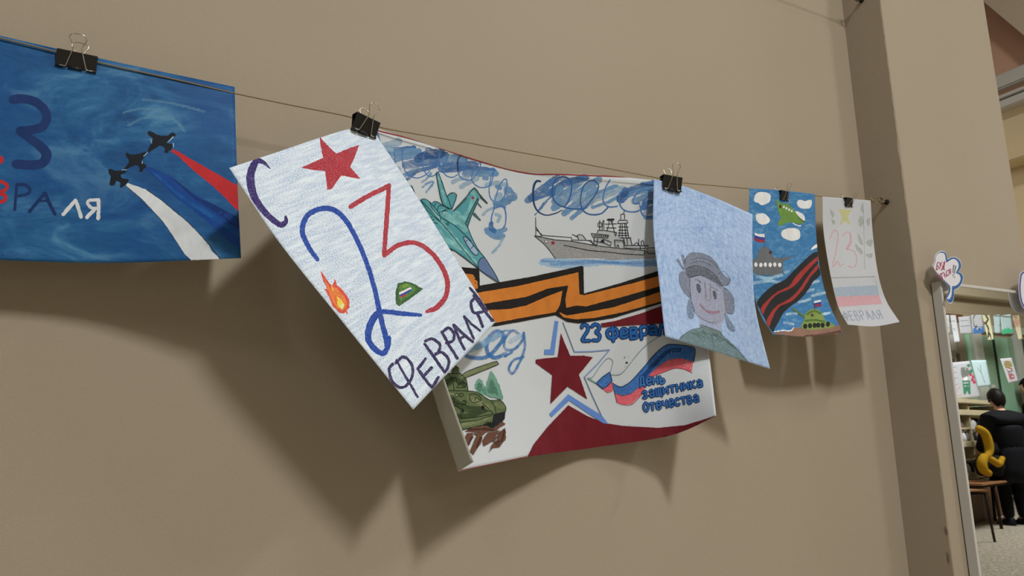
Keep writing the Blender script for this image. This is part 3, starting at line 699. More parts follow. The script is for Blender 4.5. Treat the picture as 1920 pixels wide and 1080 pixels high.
P.stroke(JE(345, 660, 400, 692, 440, 697, 520, 650, 640, 520, 760, 380, 860, 300, 930, 290, 1040, 300, 1140, 330, 1130, 455), 1.6, fd, 4); P.stroke(JE(190, 662, 255, 600, 322, 555, 345, 640, 300, 690, 255, 717), 1.6, fd, 1, 0, True); P.stroke(JE(345, 660, 370, 757, 392, 848), 1.1, I('marker', (96, 60, 90)), 3)
P.stroke(JE(392, 848, 450, 868, 540, 862, 630, 770), 1.1, I('marker', (150, 60, 70)), 5); P.stroke(JE(720, 600, 850, 552, 950, 517, 1040, 527, 1115, 560), 1.1, I('marker', (170, 70, 80)), 5)
for c, r in [((485, 464), 2.2), ((465, 413), 1.0), ((505, 408), .6), ((470, 500), .7), ((575, 478), .5)]: P.dot(JE(*c)[0], r, r * .8, kl, 8)
# lettering with dark outlines
bl = I('marker', (38, 92, 158)); bd = I('marker', (20, 44, 90))
LET = [[(52, 128, 60, 105, 85, 98, 112, 118, 108, 160, 72, 215, 62, 252, 132, 252)], [(148, 120, 175, 95, 212, 105, 222, 140, 190, 168, 225, 200, 212, 245, 160, 248)], [(348, 118, 352, 190, 356, 258), (350, 150, 306, 150, 300, 195, 325, 225, 385, 215, 398, 175, 380, 140, 350, 150)],
       [(432, 190, 488, 178, 480, 145, 445, 140, 428, 180, 440, 222, 490, 212)], [(520, 130, 526, 235), (522, 135, 568, 132, 575, 160, 532, 180, 582, 192, 580, 222, 530, 232)], [(618, 125, 628, 238), (620, 125, 668, 115, 688, 148, 668, 188, 630, 190)], [(705, 122, 745, 110, 768, 138, 772, 195), (768, 150, 722, 158, 712, 188, 765, 185)], [(798, 200, 818, 108, 848, 105, 856, 195)], [(920, 90, 880, 100, 890, 135, 930, 135), (925, 90, 930, 185), (905, 140, 880, 190)]]
for w, m in ((7.4, bd), (3.9, bl)):
    for L_ in LET:
        for q in L_: P.stroke(JE(*q), w, m, 4, .2)
write(P, 'День', JE(605, 688)[0], JE(862, 655)[0], (-2, -17), 0, (bd, I('marker', (58, 112, 172))), (5.6, 2.8))
write(P, 'защитника', JE(632, 812)[0], JE(1222, 690)[0], (-2, -17), 0, (bd, I('marker', (52, 100, 160))), (5.4, 2.5))
write(P, 'Отечества', JE(645, 938)[0], JE(1185, 835)[0], (-2, -17), 0, (bd, I('marker', (52, 100, 160))), (5.4, 2.7))
# watercolour word
for s, w, m in [((60, 330, 90, 260, 150, 250, 160, 330, 110, 380), 7, 0), ((170, 330, 230, 385, 330, 390, 400, 330, 432, 268, 390, 243, 345, 290, 340, 360, 385, 392, 445, 368), 7, 0), ((190, 360, 290, 330, 350, 290), 12, 1), ((530, 272, 485, 240, 440, 285, 440, 340, 490, 345, 540, 290, 545, 255), 5, 0), ((545, 250, 552, 330, 530, 400, 500, 460, 478, 482, 462, 450, 490, 405, 545, 388), 4.5, 0), ((400, 260, 440, 240, 480, 240), 3, 0), ((370, 290, 410, 260), 9, 1), ((470, 300, 520, 270), 9, 2), ((440, 385, 480, 360), 4, 0)]:
    P.stroke(H(*s), w, [I('wash', (52, 112, 172)), I('wash', (120, 166, 204)), I('wash', (170, 192, 214))][m], 6, .4)
# fir trees
for q in [(345, 480, 360, 440, 375, 420, 390, 432, 410, 452, 425, 492, 432, 540, 400, 540, 355, 510), (425, 490, 440, 430, 465, 372, 488, 400, 520, 470, 552, 572, 500, 565, 440, 552, 425, 530)]:
    P.poly(JD(*q), I('paint', (98, 142, 124)), 3, 1.2); P.poly([(x * .6 + JD(460 if q[0] > 400 else 385, 490)[0][0] * .4, y * .6 + JD(460, 500)[0][1] * .4) for x, y in JD(*q)], I('wash', (74, 118, 100)), 3, 1)
# tank
gn = I('paint', (82, 96, 62)); gn2 = I('wash', (52, 66, 40)); gk = I('marker', (24, 28, 20)); gl2 = I('wash', (122, 130, 92))
P.poly(JD(60, 510, 160, 512, 330, 515, 400, 545, 460, 580, 530, 578, 570, 630, 568, 665, 480, 682, 470, 742, 400, 762, 245, 797, 130, 700, 60, 600), gn, 0, .3)
P.poly(JD(80, 470, 110, 430, 150, 390, 240, 385, 285, 430, 298, 515, 80, 515), gn, 0, .3); P.poly(JD(180, 388, 185, 335, 210, 325, 232, 350, 234, 388), gn, 0, .2)
P.poly(JD(248, 405, 300, 368, 400, 330, 490, 303, 508, 312, 502, 328, 400, 368, 280, 418, 255, 425), I('paint', (108, 116, 84)), 0, .2)
P.poly(JD(482, 682, 568, 662, 562, 715, 520, 772, 470, 782, 400, 765, 440, 740, 470, 742), I('paint', (22, 24, 26)), 0, .3); P.poly(JD(205, 750, 240, 720, 245, 810, 215, 800), I('paint', (24, 26, 24)), 0)
for s, w, m in [((150, 560, 280, 640, 420, 650), 13, 0), ((180, 700, 320, 690, 450, 640), 10, 0), ((120, 460, 200, 430, 270, 470), 10, 0), ((300, 560, 380, 600, 460, 640), 9, 1), ((260, 760, 350, 740, 440, 710), 7, 1), ((500, 610, 550, 630), 9, 1), ((160, 540, 220, 545), 6, 1), ((270, 410, 400, 350, 490, 315), 3, 1)]:
    P.stroke(JD(*s), w, [gn2, gl2][m], 5, .6)
for s in [(90, 512, 330, 517, 400, 547, 460, 582, 530, 580, 570, 630, 568, 665), (460, 582, 490, 620, 500, 678), (245, 715, 350, 705, 480, 680), (245, 740, 350, 730, 470, 692), (245, 797, 400, 762), (248, 405, 300, 368, 490, 303, 508, 312, 502, 328, 280, 418, 255, 425), (150, 390, 240, 385, 285, 430, 298, 515), (160, 400, 190, 440, 195, 510), (215, 490, 245, 455, 290, 460, 275, 490, 215, 490), (210, 430, 225, 470, 280, 430),
          (305, 545, 330, 535, 370, 545, 390, 580, 340, 600, 310, 575, 305, 545), (345, 585, 350, 560, 385, 580), (175, 550, 190, 545, 200, 600, 185, 600), (205, 600, 260, 615, 285, 600, 260, 585), (145, 625, 210, 620, 245, 650, 245, 720), (130, 620, 145, 625, 215, 740), (190, 385, 190, 330, 232, 350), (400, 600, 450, 650, 480, 680), (120, 430, 150, 470), (105, 455, 125, 490), (180, 460, 120, 500)]:
    P.stroke(JD(*s), 1.3, gk, 1 if len(s) < 12 else 3, .15)
for c, r in [((215, 545), 13), ((248, 543), 13), ((270, 597), 14), ((210, 360), 10)]: P.stroke([(JD(*c)[0][0] + r / 3.857 * math.cos(a), JD(*c)[0][1] + r / 3.857 * math.sin(a)) for a in [2 * math.pi * k / 12 for k in range(12)]], 1.2, gk, 2, 0, True)
for k in range(7):
    a = math.pi + k * .42; c = JD(455, 770)[0]; P.stroke([c, (c[0] + 14 * math.cos(a), c[1] + 11 * math.sin(a))], 1.1, gk, 1)
P.poly(JD(255, 635, 268, 655, 260, 680, 250, 660), gk, 0); P.poly(JD(400, 615, 418, 630, 410, 655, 390, 640), gk, 0); P.poly(JD(112, 545, 130, 540, 135, 580, 122, 590), I('marker', (130, 40, 36)), 0)
br = I('paint', (92, 62, 48)); br2 = I('wash', (70, 44, 34))
for q in [(272, 806, 330, 778, 430, 766, 470, 788, 545, 737, 568, 752, 500, 797, 400, 815, 340, 812), (262, 870, 290, 820, 335, 818, 320, 870, 300, 910, 285, 900), (350, 850, 395, 815, 400, 850, 395, 885, 335, 978, 308, 950, 330, 900), (400, 870, 440, 815, 530, 795, 500, 840, 470, 880, 410, 915), (500, 870, 530, 810, 568, 775, 570, 860, 525, 920, 475, 925, 445, 962, 470, 900), (330, 820, 430, 815, 380, 850)]:
    P.poly(JD(*q), br, 0, .7)
for s in [(300, 900, 330, 840), (360, 920, 390, 850), (480, 880, 530, 810), (540, 880, 560, 800), (300, 795, 400, 790, 480, 795)]: P.stroke(JD(*s), 4, br2, 3, .7)
P.stroke(JD(500, 900, 520, 870, 515, 910, 490, 890, 530, 880), .9, gk, 3)
# jet
tq = I('paint', (74, 140, 148)); tl = I('wash', (128, 186, 186)); td = I('marker', (30, 52, 58)); tg = I('paint', (66, 88, 92))
P.poly(JB(480, 242, 520, 205, 570, 225, 560, 270, 540, 322, 525, 356), tq, 0)
for q in [(720, 395, 735, 385, 795, 455, 785, 465, 720, 412), (765, 292, 800, 335, 798, 348, 765, 315), (780, 235, 800, 240, 858, 300, 850, 310, 785, 255), (450, 690, 500, 720, 555, 805, 545, 818, 510, 795)]: P.poly(JB(*q), tg, 0)
P.poly(JB(232, 275, 270, 262, 320, 290, 345, 300, 370, 285, 410, 300, 440, 325, 520, 358, 535, 375, 600, 310, 660, 240, 730, 158, 775, 215, 775, 260, 745, 330, 720, 390, 670, 522, 700, 600, 760, 720, 825, 800, 770, 902, 700, 850, 560, 745, 450, 690, 330, 530, 270, 470, 240, 390), tq, 0, .2)
P.poly(JB(140, 145, 160, 150, 190, 230, 215, 300, 245, 380, 280, 480, 215, 400, 175, 320, 150, 220), tq, 0); P.poly(JB(380, 22, 405, 30, 440, 110, 465, 200, 522, 356, 440, 312, 425, 250, 400, 140), tq, 0)
for s, w in [((440, 380, 560, 470, 680, 400, 730, 260), 12), ((330, 340, 420, 470, 560, 640, 740, 850), 8), ((560, 400, 620, 480, 650, 540), 14), ((400, 560, 480, 640, 600, 720), 9), ((700, 190, 740, 220), 9), ((400, 60, 430, 170, 470, 300), 4)]: P.stroke(JB(*s), w, tl, 5, .7)
P.poly(JB(535, 375, 600, 310, 650, 250, 660, 242, 662, 268, 600, 330, 550, 378), tg, 0); P.poly(JB(660, 240, 730, 158, 775, 215, 850, 300, 780, 235, 728, 172, 680, 225), tg, 0); P.poly(JB(760, 250, 775, 262, 700, 430, 670, 520, 645, 490, 700, 380), I('wash', (56, 120, 124)), 0)
P.poly(JB(770, 832, 785, 812, 822, 795, 870, 870, 915, 950, 962, 1032, 900, 985, 850, 965, 775, 907, 765, 862), I('paint', (88, 110, 146)), 2)
P.poly(JB(628, 612, 665, 622, 730, 700, 770, 755, 745, 782, 700, 742, 650, 662), I('paint', (140, 164, 190)), 2)
for s in [(232, 275, 270, 262, 320, 290, 410, 400, 415, 470, 330, 370, 240, 275), (320, 290, 345, 350, 420, 430, 540, 500, 640, 590, 700, 650), (415, 470, 520, 590, 620, 720, 770, 902), (240, 280, 300, 370, 410, 470), (140, 145, 160, 150, 215, 300, 245, 380, 275, 470, 330, 530), (140, 145, 150, 220, 175, 320), (380, 22, 405, 30, 465, 200, 522, 356, 440, 312, 400, 140, 380, 22), (480, 240, 520, 205, 570, 225, 540, 322, 525, 356), (535, 375, 660, 240, 730, 158, 775, 215, 850, 300),
          (775, 262, 745, 330, 700, 430, 670, 520), (760, 255, 700, 370, 645, 490, 670, 522), (670, 522, 700, 600, 760, 720, 825, 800, 870, 870, 962, 1032, 850, 965, 770, 905, 700, 850, 560, 745, 450, 690), (770, 900, 765, 860, 785, 812, 822, 797), (628, 612, 665, 622, 730, 700, 770, 755, 745, 782, 700, 742, 650, 662, 628, 612), (650, 660, 665, 640), (700, 720, 725, 690), (345, 300, 370, 285, 410, 300, 440, 325, 520, 358), (390, 370, 400, 330, 430, 320), (410, 385, 470, 360), (360, 330, 380, 300), (430, 400, 440, 375, 480, 370),
          (300, 500, 320, 455, 360, 455), (280, 470, 300, 435, 345, 430), (320, 525, 330, 470, 390, 490), (240, 355, 265, 365, 245, 385), (470, 490, 495, 480, 490, 505, 470, 500), (400, 640, 430, 640, 440, 680), (450, 690, 555, 810), (500, 735, 530, 735)]:
    P.stroke(JB(*s), 1.35, td, 1 if len(s) < 10 else 2, .12)
P.poly(star(JB(718, 253)[0], 4.2, .2), I('marker', (150, 34, 56)), 0)
P.stroke([(865, 288), (858, 302), (859, 322)], 1.6, kl, 4)
SHEETS.append(P); p_poster = P.done('big white poster with red star, tank, jet, warship and orange and black ribbon', 'drawing')

# the left margin of the poster is creased and folded over, its back turned to the room
fl = [[(679, 226, 1.1054), (700, 240, 1.098)], [(722, 395, 1.0878), (742, 396, 1.064)], [(765, 560, 1.0658), (788, 560, 1.036)], [(810, 730, 1.0438), (834, 712, 1.006)], [(859, 884, 1.0218), (888, 866, .984)]]
FS = Sheet('folded_margin', fl, plain('grey_paper_back', (190, 188, 176), .9, 0, .06, 30), 6, 60, thick=.0003)
fo = FS.done('folded-over left margin showing the grey paper back', None)
del fo['label']; fo['label'] = 'folded-over left margin showing the bare paper back'
mw = fo.matrix_world.copy(); fo.parent = p_poster; fo.location = fo.location - p_poster.location

# ================================================================== DRAWING: crayon sheet hung by one corner
P = Sheet('drawing', [
    [(430, 315, .962), (520, 285, 1.002), (600, 258, 1.044), (650, 243, 1.084), (694, 236, 1.0975)],
    [(522, 452, .960), (607, 418, .997), (680, 389, 1.032), (727, 371, 1.064), (772, 353, 1.082)],
    [(642, 603, .962), (716, 562, .997), (777, 528, 1.028), (817, 505, 1.052), (854, 484, 1.070)],
    [(775, 768, .966), (829, 711, 1.000), (873, 665, 1.030), (903, 633, 1.050), (929, 604, 1.066)]], base_crayon(), 64, 84, wm=.297, hm=.42)
A = Z(430, 230, 5.144); B = Z(590, 480, 3.857); C = Z(420, 180, 1.8)
cred = I('crayon', (158, 44, 56)); cblu = I('crayon', (24, 64, 150)); cpur = I('crayon', (48, 34, 96)); cp2 = I('crayon', (44, 36, 80))
P.poly(A(870, 130, 930, 200, 1030, 300, 1130, 255, 1250, 215, 1220, 310, 1165, 425, 1268, 545, 1170, 525, 1080, 510, 1035, 570, 985, 640, 945, 650, 935, 560, 925, 470, 800, 455, 690, 435, 800, 385, 905, 340, 880, 230), cred, 0, .5)
P.stroke(A(395, 442, 330, 385, 262, 372, 215, 460, 204, 580, 245, 720, 330, 850, 430, 945, 500, 985, 545, 955, 542, 905), [2, 7, 12, 15, 15.5, 14, 12, 11, 11, 9, 5], cpur, 6, .5)
P.stroke(C(316, 553, 285, 508, 264, 455, 283, 402, 338, 379, 390, 397, 436, 460, 480, 560, 508, 650, 527, 740, 545, 812, 550, 845), [8, 9, 10, 10, 10, 10, 9, 9, 9, 10, 10, 10], cblu, 6, .5)
P.stroke(B(538, 590, 530, 650, 495, 705, 430, 668, 388, 600, 398, 510, 445, 425, 500, 402, 620, 415, 768, 428), [9, 10, 10, 11, 12, 13, 12, 9, 9, 6], cblu, 6, .5)
P.stroke(C(426, 374, 490, 336, 556, 304), 9, cred, 4, .5); P.stroke(C(557, 300, 550, 400, 540, 538), [8, 9, 8], cred, 5, .5)
P.stroke(C(540, 538, 590, 503, 650, 497, 710, 540, 750, 610, 751, 670, 720, 712, 684, 728), [9, 9, 9, 9, 9, 9, 10, 7], cred, 6, .5)
fo_, fy, frd = I('crayon', (222, 116, 52)), I('crayon', (240, 196, 70)), I('crayon', (200, 70, 54))
P.poly(B(40, 103, 75, 150, 110, 200, 130, 212, 145, 168, 162, 212, 205, 250, 250, 312, 252, 372, 215, 417, 180, 412, 130, 362, 100, 292, 68, 235, 92, 240, 58, 170), frd, 0, .7)
P.poly(B(60, 150, 110, 230, 160, 230, 220, 300, 235, 360, 205, 395, 160, 375, 125, 320, 100, 250), fo_, 0, .8)
P.poly(B(150, 290, 190, 310, 220, 355, 200, 390, 170, 365), fy, 0, .8); P.poly(B(185, 345, 210, 345, 205, 380, 190, 375), I('crayon', (248, 236, 170)), 0, .6)
for k in range(14): 
    x = random.uniform(90, 230); y = 200 + (x - 90) * .9 + random.uniform(-30, 70); P.stroke(B(x, y, x + 14, y + 40), 1.6, random.choice([frd, fo_, fy]), 1, .3)
gg = I('crayon', (72, 118, 48)); gd = I('crayon', (44, 84, 40)); gy = I('crayon', (112, 140, 50))
P.poly(B(600, 200, 650, 184, 692, 190, 782, 236, 768, 252, 700, 302, 612, 362, 588, 346, 584, 262), gd, 0, .6)
P.poly(B(612, 212, 655, 196, 690, 204, 740, 238, 690, 290, 620, 330, 606, 300), gg, 0, .6); P.poly(B(625, 215, 655, 200, 690, 212, 640, 232), gy, 0, .5)
P.stroke(B(617, 272, 692, 236), 5, I('crayon', (220, 222, 224)), 1, .2); P.stroke(B(620, 287, 694, 249), 4.2, I('crayon', (36, 60, 140)), 1, .2); P.stroke(B(622, 298, 660, 280), 3, I('crayon', (170, 50, 50)), 1, .2)
for s in [(585, 775, 640, 730, 692, 770, 710, 840, 680, 920, 622, 952, 560, 905, 538, 820, 565, 780), (590, 752, 650, 860, 745, 1020), (802, 742, 745, 818, 848, 955, 895, 876), (790, 866, 846, 806), (795, 635, 870, 740, 940, 842), (798, 615, 850, 600, 905, 640, 895, 690, 872, 712), (872, 712, 920, 697, 968, 750, 962, 808, 938, 842), (918, 548, 975, 650, 1032, 742), (925, 548, 970, 520, 1006, 560, 1000, 612, 950, 630), (1004, 498, 1040, 590, 1082, 676), (1004, 498, 1070, 560, 1144, 622), (1050, 598, 1092, 575), (1080, 435, 1115, 520, 1150, 600), (1080, 435, 1130, 490, 1196, 540),
          (1160, 300, 1130, 340, 1148, 408, 1212, 405), (1150, 285, 1215, 380, 1280, 462), (1178, 420, 1216, 512), (1122, 230, 1180, 300, 1246, 398), (1278, 468, 1298, 462)]:
    sm = 5 if len(s) >= 8 and s[0] not in (802,) else 1
    P.stroke(B(*s), 5.6 if s[0] not in (590, 1122, 1080) else 4.6, cp2, sm, .5)
SHEETS.append(P); P.done('white crayon sheet with big blue 2, red 3 and red star, tilted on one corner', 'drawing')

# ================================================================== DRAWING: pencil portrait
P = Sheet('drawing', [
    [(1226, 336, 1.092), (1272, 346, 1.096), (1338, 370, 1.068), (1411, 402, 1.030)],
    [(1225, 430, 1.084), (1282, 436, 1.078), (1346, 455, 1.050), (1411, 484, 1.022)],
    [(1236, 530, 1.070), (1296, 540, 1.060), (1358, 560, 1.042), (1417, 580, 1.020)],
    [(1247, 631, 1.054), (1312, 650, 1.046), (1380, 672, 1.034), (1444, 692, 1.018)]], base_pencil(), 60, 70, wm=.21, hm=.297)
A = Z(1240, 450, 4.5)
gh = I('pencil', (126, 126, 134)); gdk = I('faint', (84, 84, 92)); sk = I('faint', (178, 174, 184)); ol = I('faint', (60, 60, 70)); gc = I('pencil', (104, 126, 112))
P.poly(A(240, 310, 330, 300, 430, 350, 520, 420, 545, 560, 530, 660, 500, 740, 500, 790, 330, 740, 325, 680, 290, 620, 250, 500, 240, 400), sk, 3)
P.poly(A(240, 310, 330, 300, 430, 350, 520, 420, 545, 560, 530, 660, 470, 710, 390, 690, 290, 620, 250, 500, 240, 400), sk, 3)
P.poly(A(150, 840, 200, 790, 270, 752, 330, 742, 335, 715, 420, 740, 500, 775, 520, 810, 600, 880, 670, 950, 735, 1040, 600, 990, 440, 935, 280, 880), gc, 2)
P.poly(A(150, 290, 190, 260, 240, 310, 240, 400, 255, 490, 200, 450, 160, 380), gh, 3); P.poly(A(235, 495, 265, 540, 280, 600, 265, 665, 230, 660, 213, 610, 220, 540), gdk, 3)
P.poly(A(520, 400, 570, 430, 610, 500, 612, 600, 590, 625, 545, 610, 530, 500), gh, 3); P.poly(A(535, 610, 570, 660, 620, 740, 612, 775, 570, 760, 540, 690), gdk, 3)
P.poly(A(185, 200, 230, 120, 300, 108, 390, 130, 460, 190, 500, 260, 545, 310, 580, 330, 570, 380, 530, 390, 510, 400, 440, 350, 330, 300, 235, 320, 205, 270), gh, 3); P.poly(A(205, 245, 280, 215, 380, 240, 460, 300, 520, 390, 430, 345, 330, 300, 235, 320), gdk, 3)
P.poly(A(125, 170, 140, 160, 195, 250, 180, 255), gh, 0); P.poly(A(165, 130, 185, 130, 205, 200, 185, 205), gh, 0)
for q in [(185, 200, 230, 120, 300, 108, 390, 130, 460, 190, 500, 260), (205, 245, 280, 215, 380, 240, 460, 300, 520, 395), (235, 320, 330, 300, 430, 350, 510, 410), (150, 290, 160, 380, 200, 450, 250, 500), (520, 400, 570, 430, 610, 500, 612, 600, 590, 625, 545, 610), (240, 330, 250, 500, 290, 620, 390, 690, 470, 710), (330, 742, 335, 715, 420, 745, 500, 775, 500, 805, 410, 800, 340, 765), (150, 840, 200, 790, 270, 752, 330, 742), (500, 790, 600, 880, 670, 950, 735, 1040), (425, 805, 435, 870, 450, 940), (250, 170, 330, 150, 420, 180, 480, 240), (240, 200, 330, 180, 430, 220), (125, 170, 140, 160, 195, 250), (165, 130, 185, 130, 205, 200), (480, 290, 530, 265, 580, 335, 545, 385)]:
    P.stroke(A(*q), 1.3, ol, 4, .2)
for k in range(16):
    x = random.uniform(230, 620); P.stroke(A(x, 800 + max(0, x - 420) * .62 - 20, x + 60, 800 + max(0, x - 420) * .62 + 15 + random.uniform(-20, 30)), 1, I('pencil', (84, 106, 92)), 1, .2)
P.poly(A(295, 375, 318, 372, 332, 400, 335, 435, 318, 450, 300, 420), I('pencil', (78, 76, 82)), 3); P.poly(A(432, 435, 452, 430, 466, 470, 462, 500, 445, 495), I('pencil', (78, 76, 82)), 3)
P.stroke(A(285, 335, 310, 340, 330, 358), [2, 3, 4], gdk, 4); P.stroke(A(415, 395, 450, 410, 480, 430), 1.6, I('faint', (110, 100, 104)), 4)
P.stroke(A(360, 470, 380, 505, 410, 505, 420, 470), 1.4, I('faint', (130, 110, 110)), 4); P.stroke(A(365, 360, 372, 420, 380, 480), 3, I('faint', (140, 126, 126)), 4); P.stroke(A(415, 370, 412, 430, 418, 480), 3, I('faint', (150, 136, 136)), 4)
P.stroke(A(330, 545, 370, 590, 430, 608, 490, 600), 3, I('faint', (170, 90, 104)), 5); P.stroke(A(380, 605, 430, 622, 490, 612), 2.4, I('faint', (180, 96, 108)), 5); P.stroke(A(325, 545, 345, 565, 365, 588), 1.6, I('pencil', (150, 120, 124)), 4); P.stroke(A(330, 660, 400, 690, 480, 690), 1.1, I('faint', (120, 110, 116)), 4)
SHEETS.append(P); P.done('pale blue pencil portrait of a smiling figure in a grey helmet', 'drawing')

# ================================================================== DRAWING: small sky-blue painting
P = Sheet('drawing', [
    [(1405, 353, 1.100), (1465, 357, 1.1012), (1528, 364, 1.100)],
    [(1404, 430, 1.098), (1468, 434, 1.098), (1530, 432, 1.098)],
    [(1409, 522, 1.088), (1474, 530, 1.086), (1537, 500, 1.090)],
    [(1424, 585, 1.078), (1492, 592, 1.074), (1552, 562, 1.078)],
    [(1450, 628, 1.056), (1516, 631, 1.048), (1581, 625, 1.046)]], base_sky(), 90, 130, wm=.21, hm=.297)
P.step, P.sp, P.gap = 3, 2.5e-5, 8e-5
A = Z(1395, 340, 6.747); B = Z(1400, 480, 6.4); C = Z(1390, 330, 3.374)
cw = I('paint', (206, 208, 208)); pg = I('paint', (96, 132, 62)); pg2 = I('wash', (78, 112, 54)); gs = I('paint', (92, 96, 100)); pbk = I('paint', (32, 34, 36)); prd = I('paint', (146, 48, 44)); pbr = I('paint', (128, 98, 82)); fbl = I('paint', (44, 60, 130)); frr = I('paint', (140, 40, 62))
for q in [(125, 220, 145, 170, 180, 140, 260, 138, 310, 150, 338, 190, 325, 255, 295, 280, 225, 305, 185, 275, 140, 265), (150, 425, 205, 405, 260, 410, 325, 475, 310, 525, 235, 550, 165, 510), (668, 260, 710, 230, 770, 250, 850, 235, 855, 300, 820, 345, 750, 345, 690, 325), (475, 640, 530, 600, 640, 590, 700, 620, 712, 690, 690, 735, 600, 755, 490, 710), (845, 870, 870, 825, 920, 792, 930, 830)]:
    P.poly(A(*q), cw, 2, .4)
P.stroke(A(620, 530, 680, 560, 720, 562), 2, cw, 3, .3); P.stroke(A(780, 560, 830, 550, 880, 580), 1.4, I('wash', (160, 196, 220)), 3, .3)
P.poly(A(400, 220, 440, 255, 470, 280, 520, 290, 550, 270, 570, 300, 640, 370, 700, 440, 770, 510, 740, 535, 690, 540, 600, 520, 540, 520, 490, 555, 430, 560, 425, 510, 470, 465, 435, 390, 420, 310), pg, 1, .3)
P.poly(A(645, 380, 690, 385, 750, 420, 770, 470, 760, 500, 700, 455), cw, 2)
for i in range(4): P.dot(A(503 + i * 33, 325 + i * 17)[0], 1.9, 2.4, cw, 8)
P.dot(A(458, 318)[0], 2.3, 3.6, I('paint', (70, 30, 26)), 10); P.stroke(A(690, 455, 740, 500, 770, 512), 1, I('paint', (50, 60, 40)), 3)
P.poly(A(135, 650, 180, 668, 258, 665, 260, 710, 190, 700, 135, 680), cw, 1); P.poly(A(133, 680, 190, 702, 262, 712, 262, 742, 190, 735, 130, 715), fbl, 1); P.poly(A(130, 715, 190, 737, 266, 742, 266, 775, 180, 770, 125, 742), frr, 1); P.stroke(A(262, 660, 262, 830), .9, I('paint', (60, 90, 120)), 1)
P.poly(A(150, 980, 185, 880, 225, 830, 300, 835, 340, 880, 375, 970, 480, 970, 490, 1000, 490, 1180, 90, 1160, 95, 1000), gs, 0, .3)
P.poly(B(70, 40, 130, 30, 440, 60, 415, 215, 360, 235, 125, 228, 95, 130), gs, 0, .3); P.stroke(B(330, 30, 450, 35, 535, 8), [3, 5, 3], gs, 3, .2); P.dot(A(333, 900)[0], 3, 3.2, I('paint', (74, 40, 44)), 8, .4)
for i, x in enumerate([108, 168, 222, 280, 335, 394]): P.dot(B(x, 104 + (i % 2) * 4)[0], 3.1, 4.2, cw, 10, .2)
for s in [(80, 330, 250, 300, 400, 320), (120, 250, 260, 270, 420, 230), (460, 200, 500, 180)]: P.stroke(B(*s), 6, I('wash', (150, 186, 214)), 4, .6)
for s in [(520, 470, 650, 440, 800, 400), (480, 700, 600, 690), (560, 820, 450, 800), (900, 700, 1000, 680), (760, 330, 860, 300), (780, 480, 940, 440), (620, 560, 760, 520)]: P.stroke(B(*s), 5, I('wash', (164, 194, 216)), 4, .6)
P.poly(B(120, 560, 190, 460, 320, 350, 450, 290, 540, 200, 640, 100, 760, -10, 850, -50, 850, 100, 885, 220, 800, 300, 740, 400, 650, 510, 530, 600, 440, 680, 380, 790, 330, 880, 320, 915, 265, 850, 200, 720, 150, 620), pbk, 2, .3)
P.poly(B(165, 630, 250, 530, 370, 425, 500, 370, 570, 270, 660, 170, 770, 70, 850, 10, 850, 50, 770, 130, 690, 220, 600, 330, 500, 405, 380, 450, 280, 540, 220, 640, 195, 705), prd, 2, .3)
P.poly(B(235, 780, 290, 680, 370, 590, 500, 520, 620, 410, 720, 260, 850, 100, 855, 155, 770, 240, 710, 340, 640, 440, 530, 550, 400, 600, 330, 690, 290, 790, 265, 850), prd, 2, .3)
P.poly(B(330, 920, 500, 905, 560, 855, 640, 860, 700, 880, 1000, 850, 1110, 830, 1165, 915, 1000, 955, 740, 980, 500, 955, 325, 938), pbr, 0, .3); P.stroke(B(325, 910, 430, 895, 520, 900, 560, 860), 2, cw, 3, .6)
P.stroke(B(700, 965, 900, 950, 1120, 905), 5, I('wash', (96, 66, 56)), 3, .5)
P.poly(B(650, 830, 690, 770, 690, 720, 730, 660, 800, 635, 870, 660, 920, 720, 940, 780, 1040, 820, 1040, 850, 880, 880, 680, 880), I('paint', (116, 136, 70)), 2, .4); P.stroke(B(555, 638, 620, 680, 680, 725), [4, 3, 4], I('paint', (84, 112, 56)), 3, .3)
for s in [(720, 700, 800, 660, 880, 690), (700, 780, 820, 770, 930, 790)]: P.stroke(B(*s), 4, pg2, 3, .5)
for i, (x, y) in enumerate([(698, 845), (755, 838), (810, 834), (855, 832), (906, 832), (970, 820)]): P.dot(B(x, y)[0], 4, 5, I('paint', (24, 30, 24)), 10, .2)
P.poly(star(B(782, 712)[0], 4.4), I('paint', (66, 52, 34)), 0)
P.stroke(B(805, 545, 815, 640), 1, I('paint', (60, 70, 80)), 1); P.poly(B(800, 545, 880, 525, 890, 552, 805, 572), cw, 0); P.poly(B(805, 568, 890, 550, 892, 578, 812, 592), fbl, 0); P.poly(B(810, 590, 892, 575, 892, 598, 815, 614), frr, 0)
SHEETS.append(P); P.done('small sky-blue painting with green plane, grey ship, black and red ribbon and green tank', 'drawing')

# ================================================================== DRAWING: faint pencil sheet, last on the cord
P = Sheet('drawing', [
    [(1542, 368.5, 1.100), (1587, 372, 1.1012), (1632.5, 376, 1.100)],
    [(1544, 432, 1.098), (1590, 440, 1.094), (1637, 442, 1.094)],
    [(1556, 510, 1.082), (1602, 515, 1.076), (1646, 510, 1.076)],
    [(1571, 573, 1.066), (1618, 578, 1.060), (1661, 562, 1.064)],
    [(1590, 609, 1.034), (1640, 612, 1.024), (1687, 604, 1.028)]], base_plain(), 80, 120, wm=.21, hm=.297)
P.step, P.sp, P.gap = 3, 2.5e-5, 8e-5
A = Z(1390, 330, 3.374); B = Z(1400, 480, 6.4)
fn = I('faint', (150, 160, 140)); fp = I('pencil', (204, 160, 164)); ft = I('pencil', (150, 160, 178))
P.poly(A(615, 210, 700, 212, 672, 255, 690, 312, 655, 285, 622, 312, 638, 258), I('pencil', (196, 192, 118)), 0)
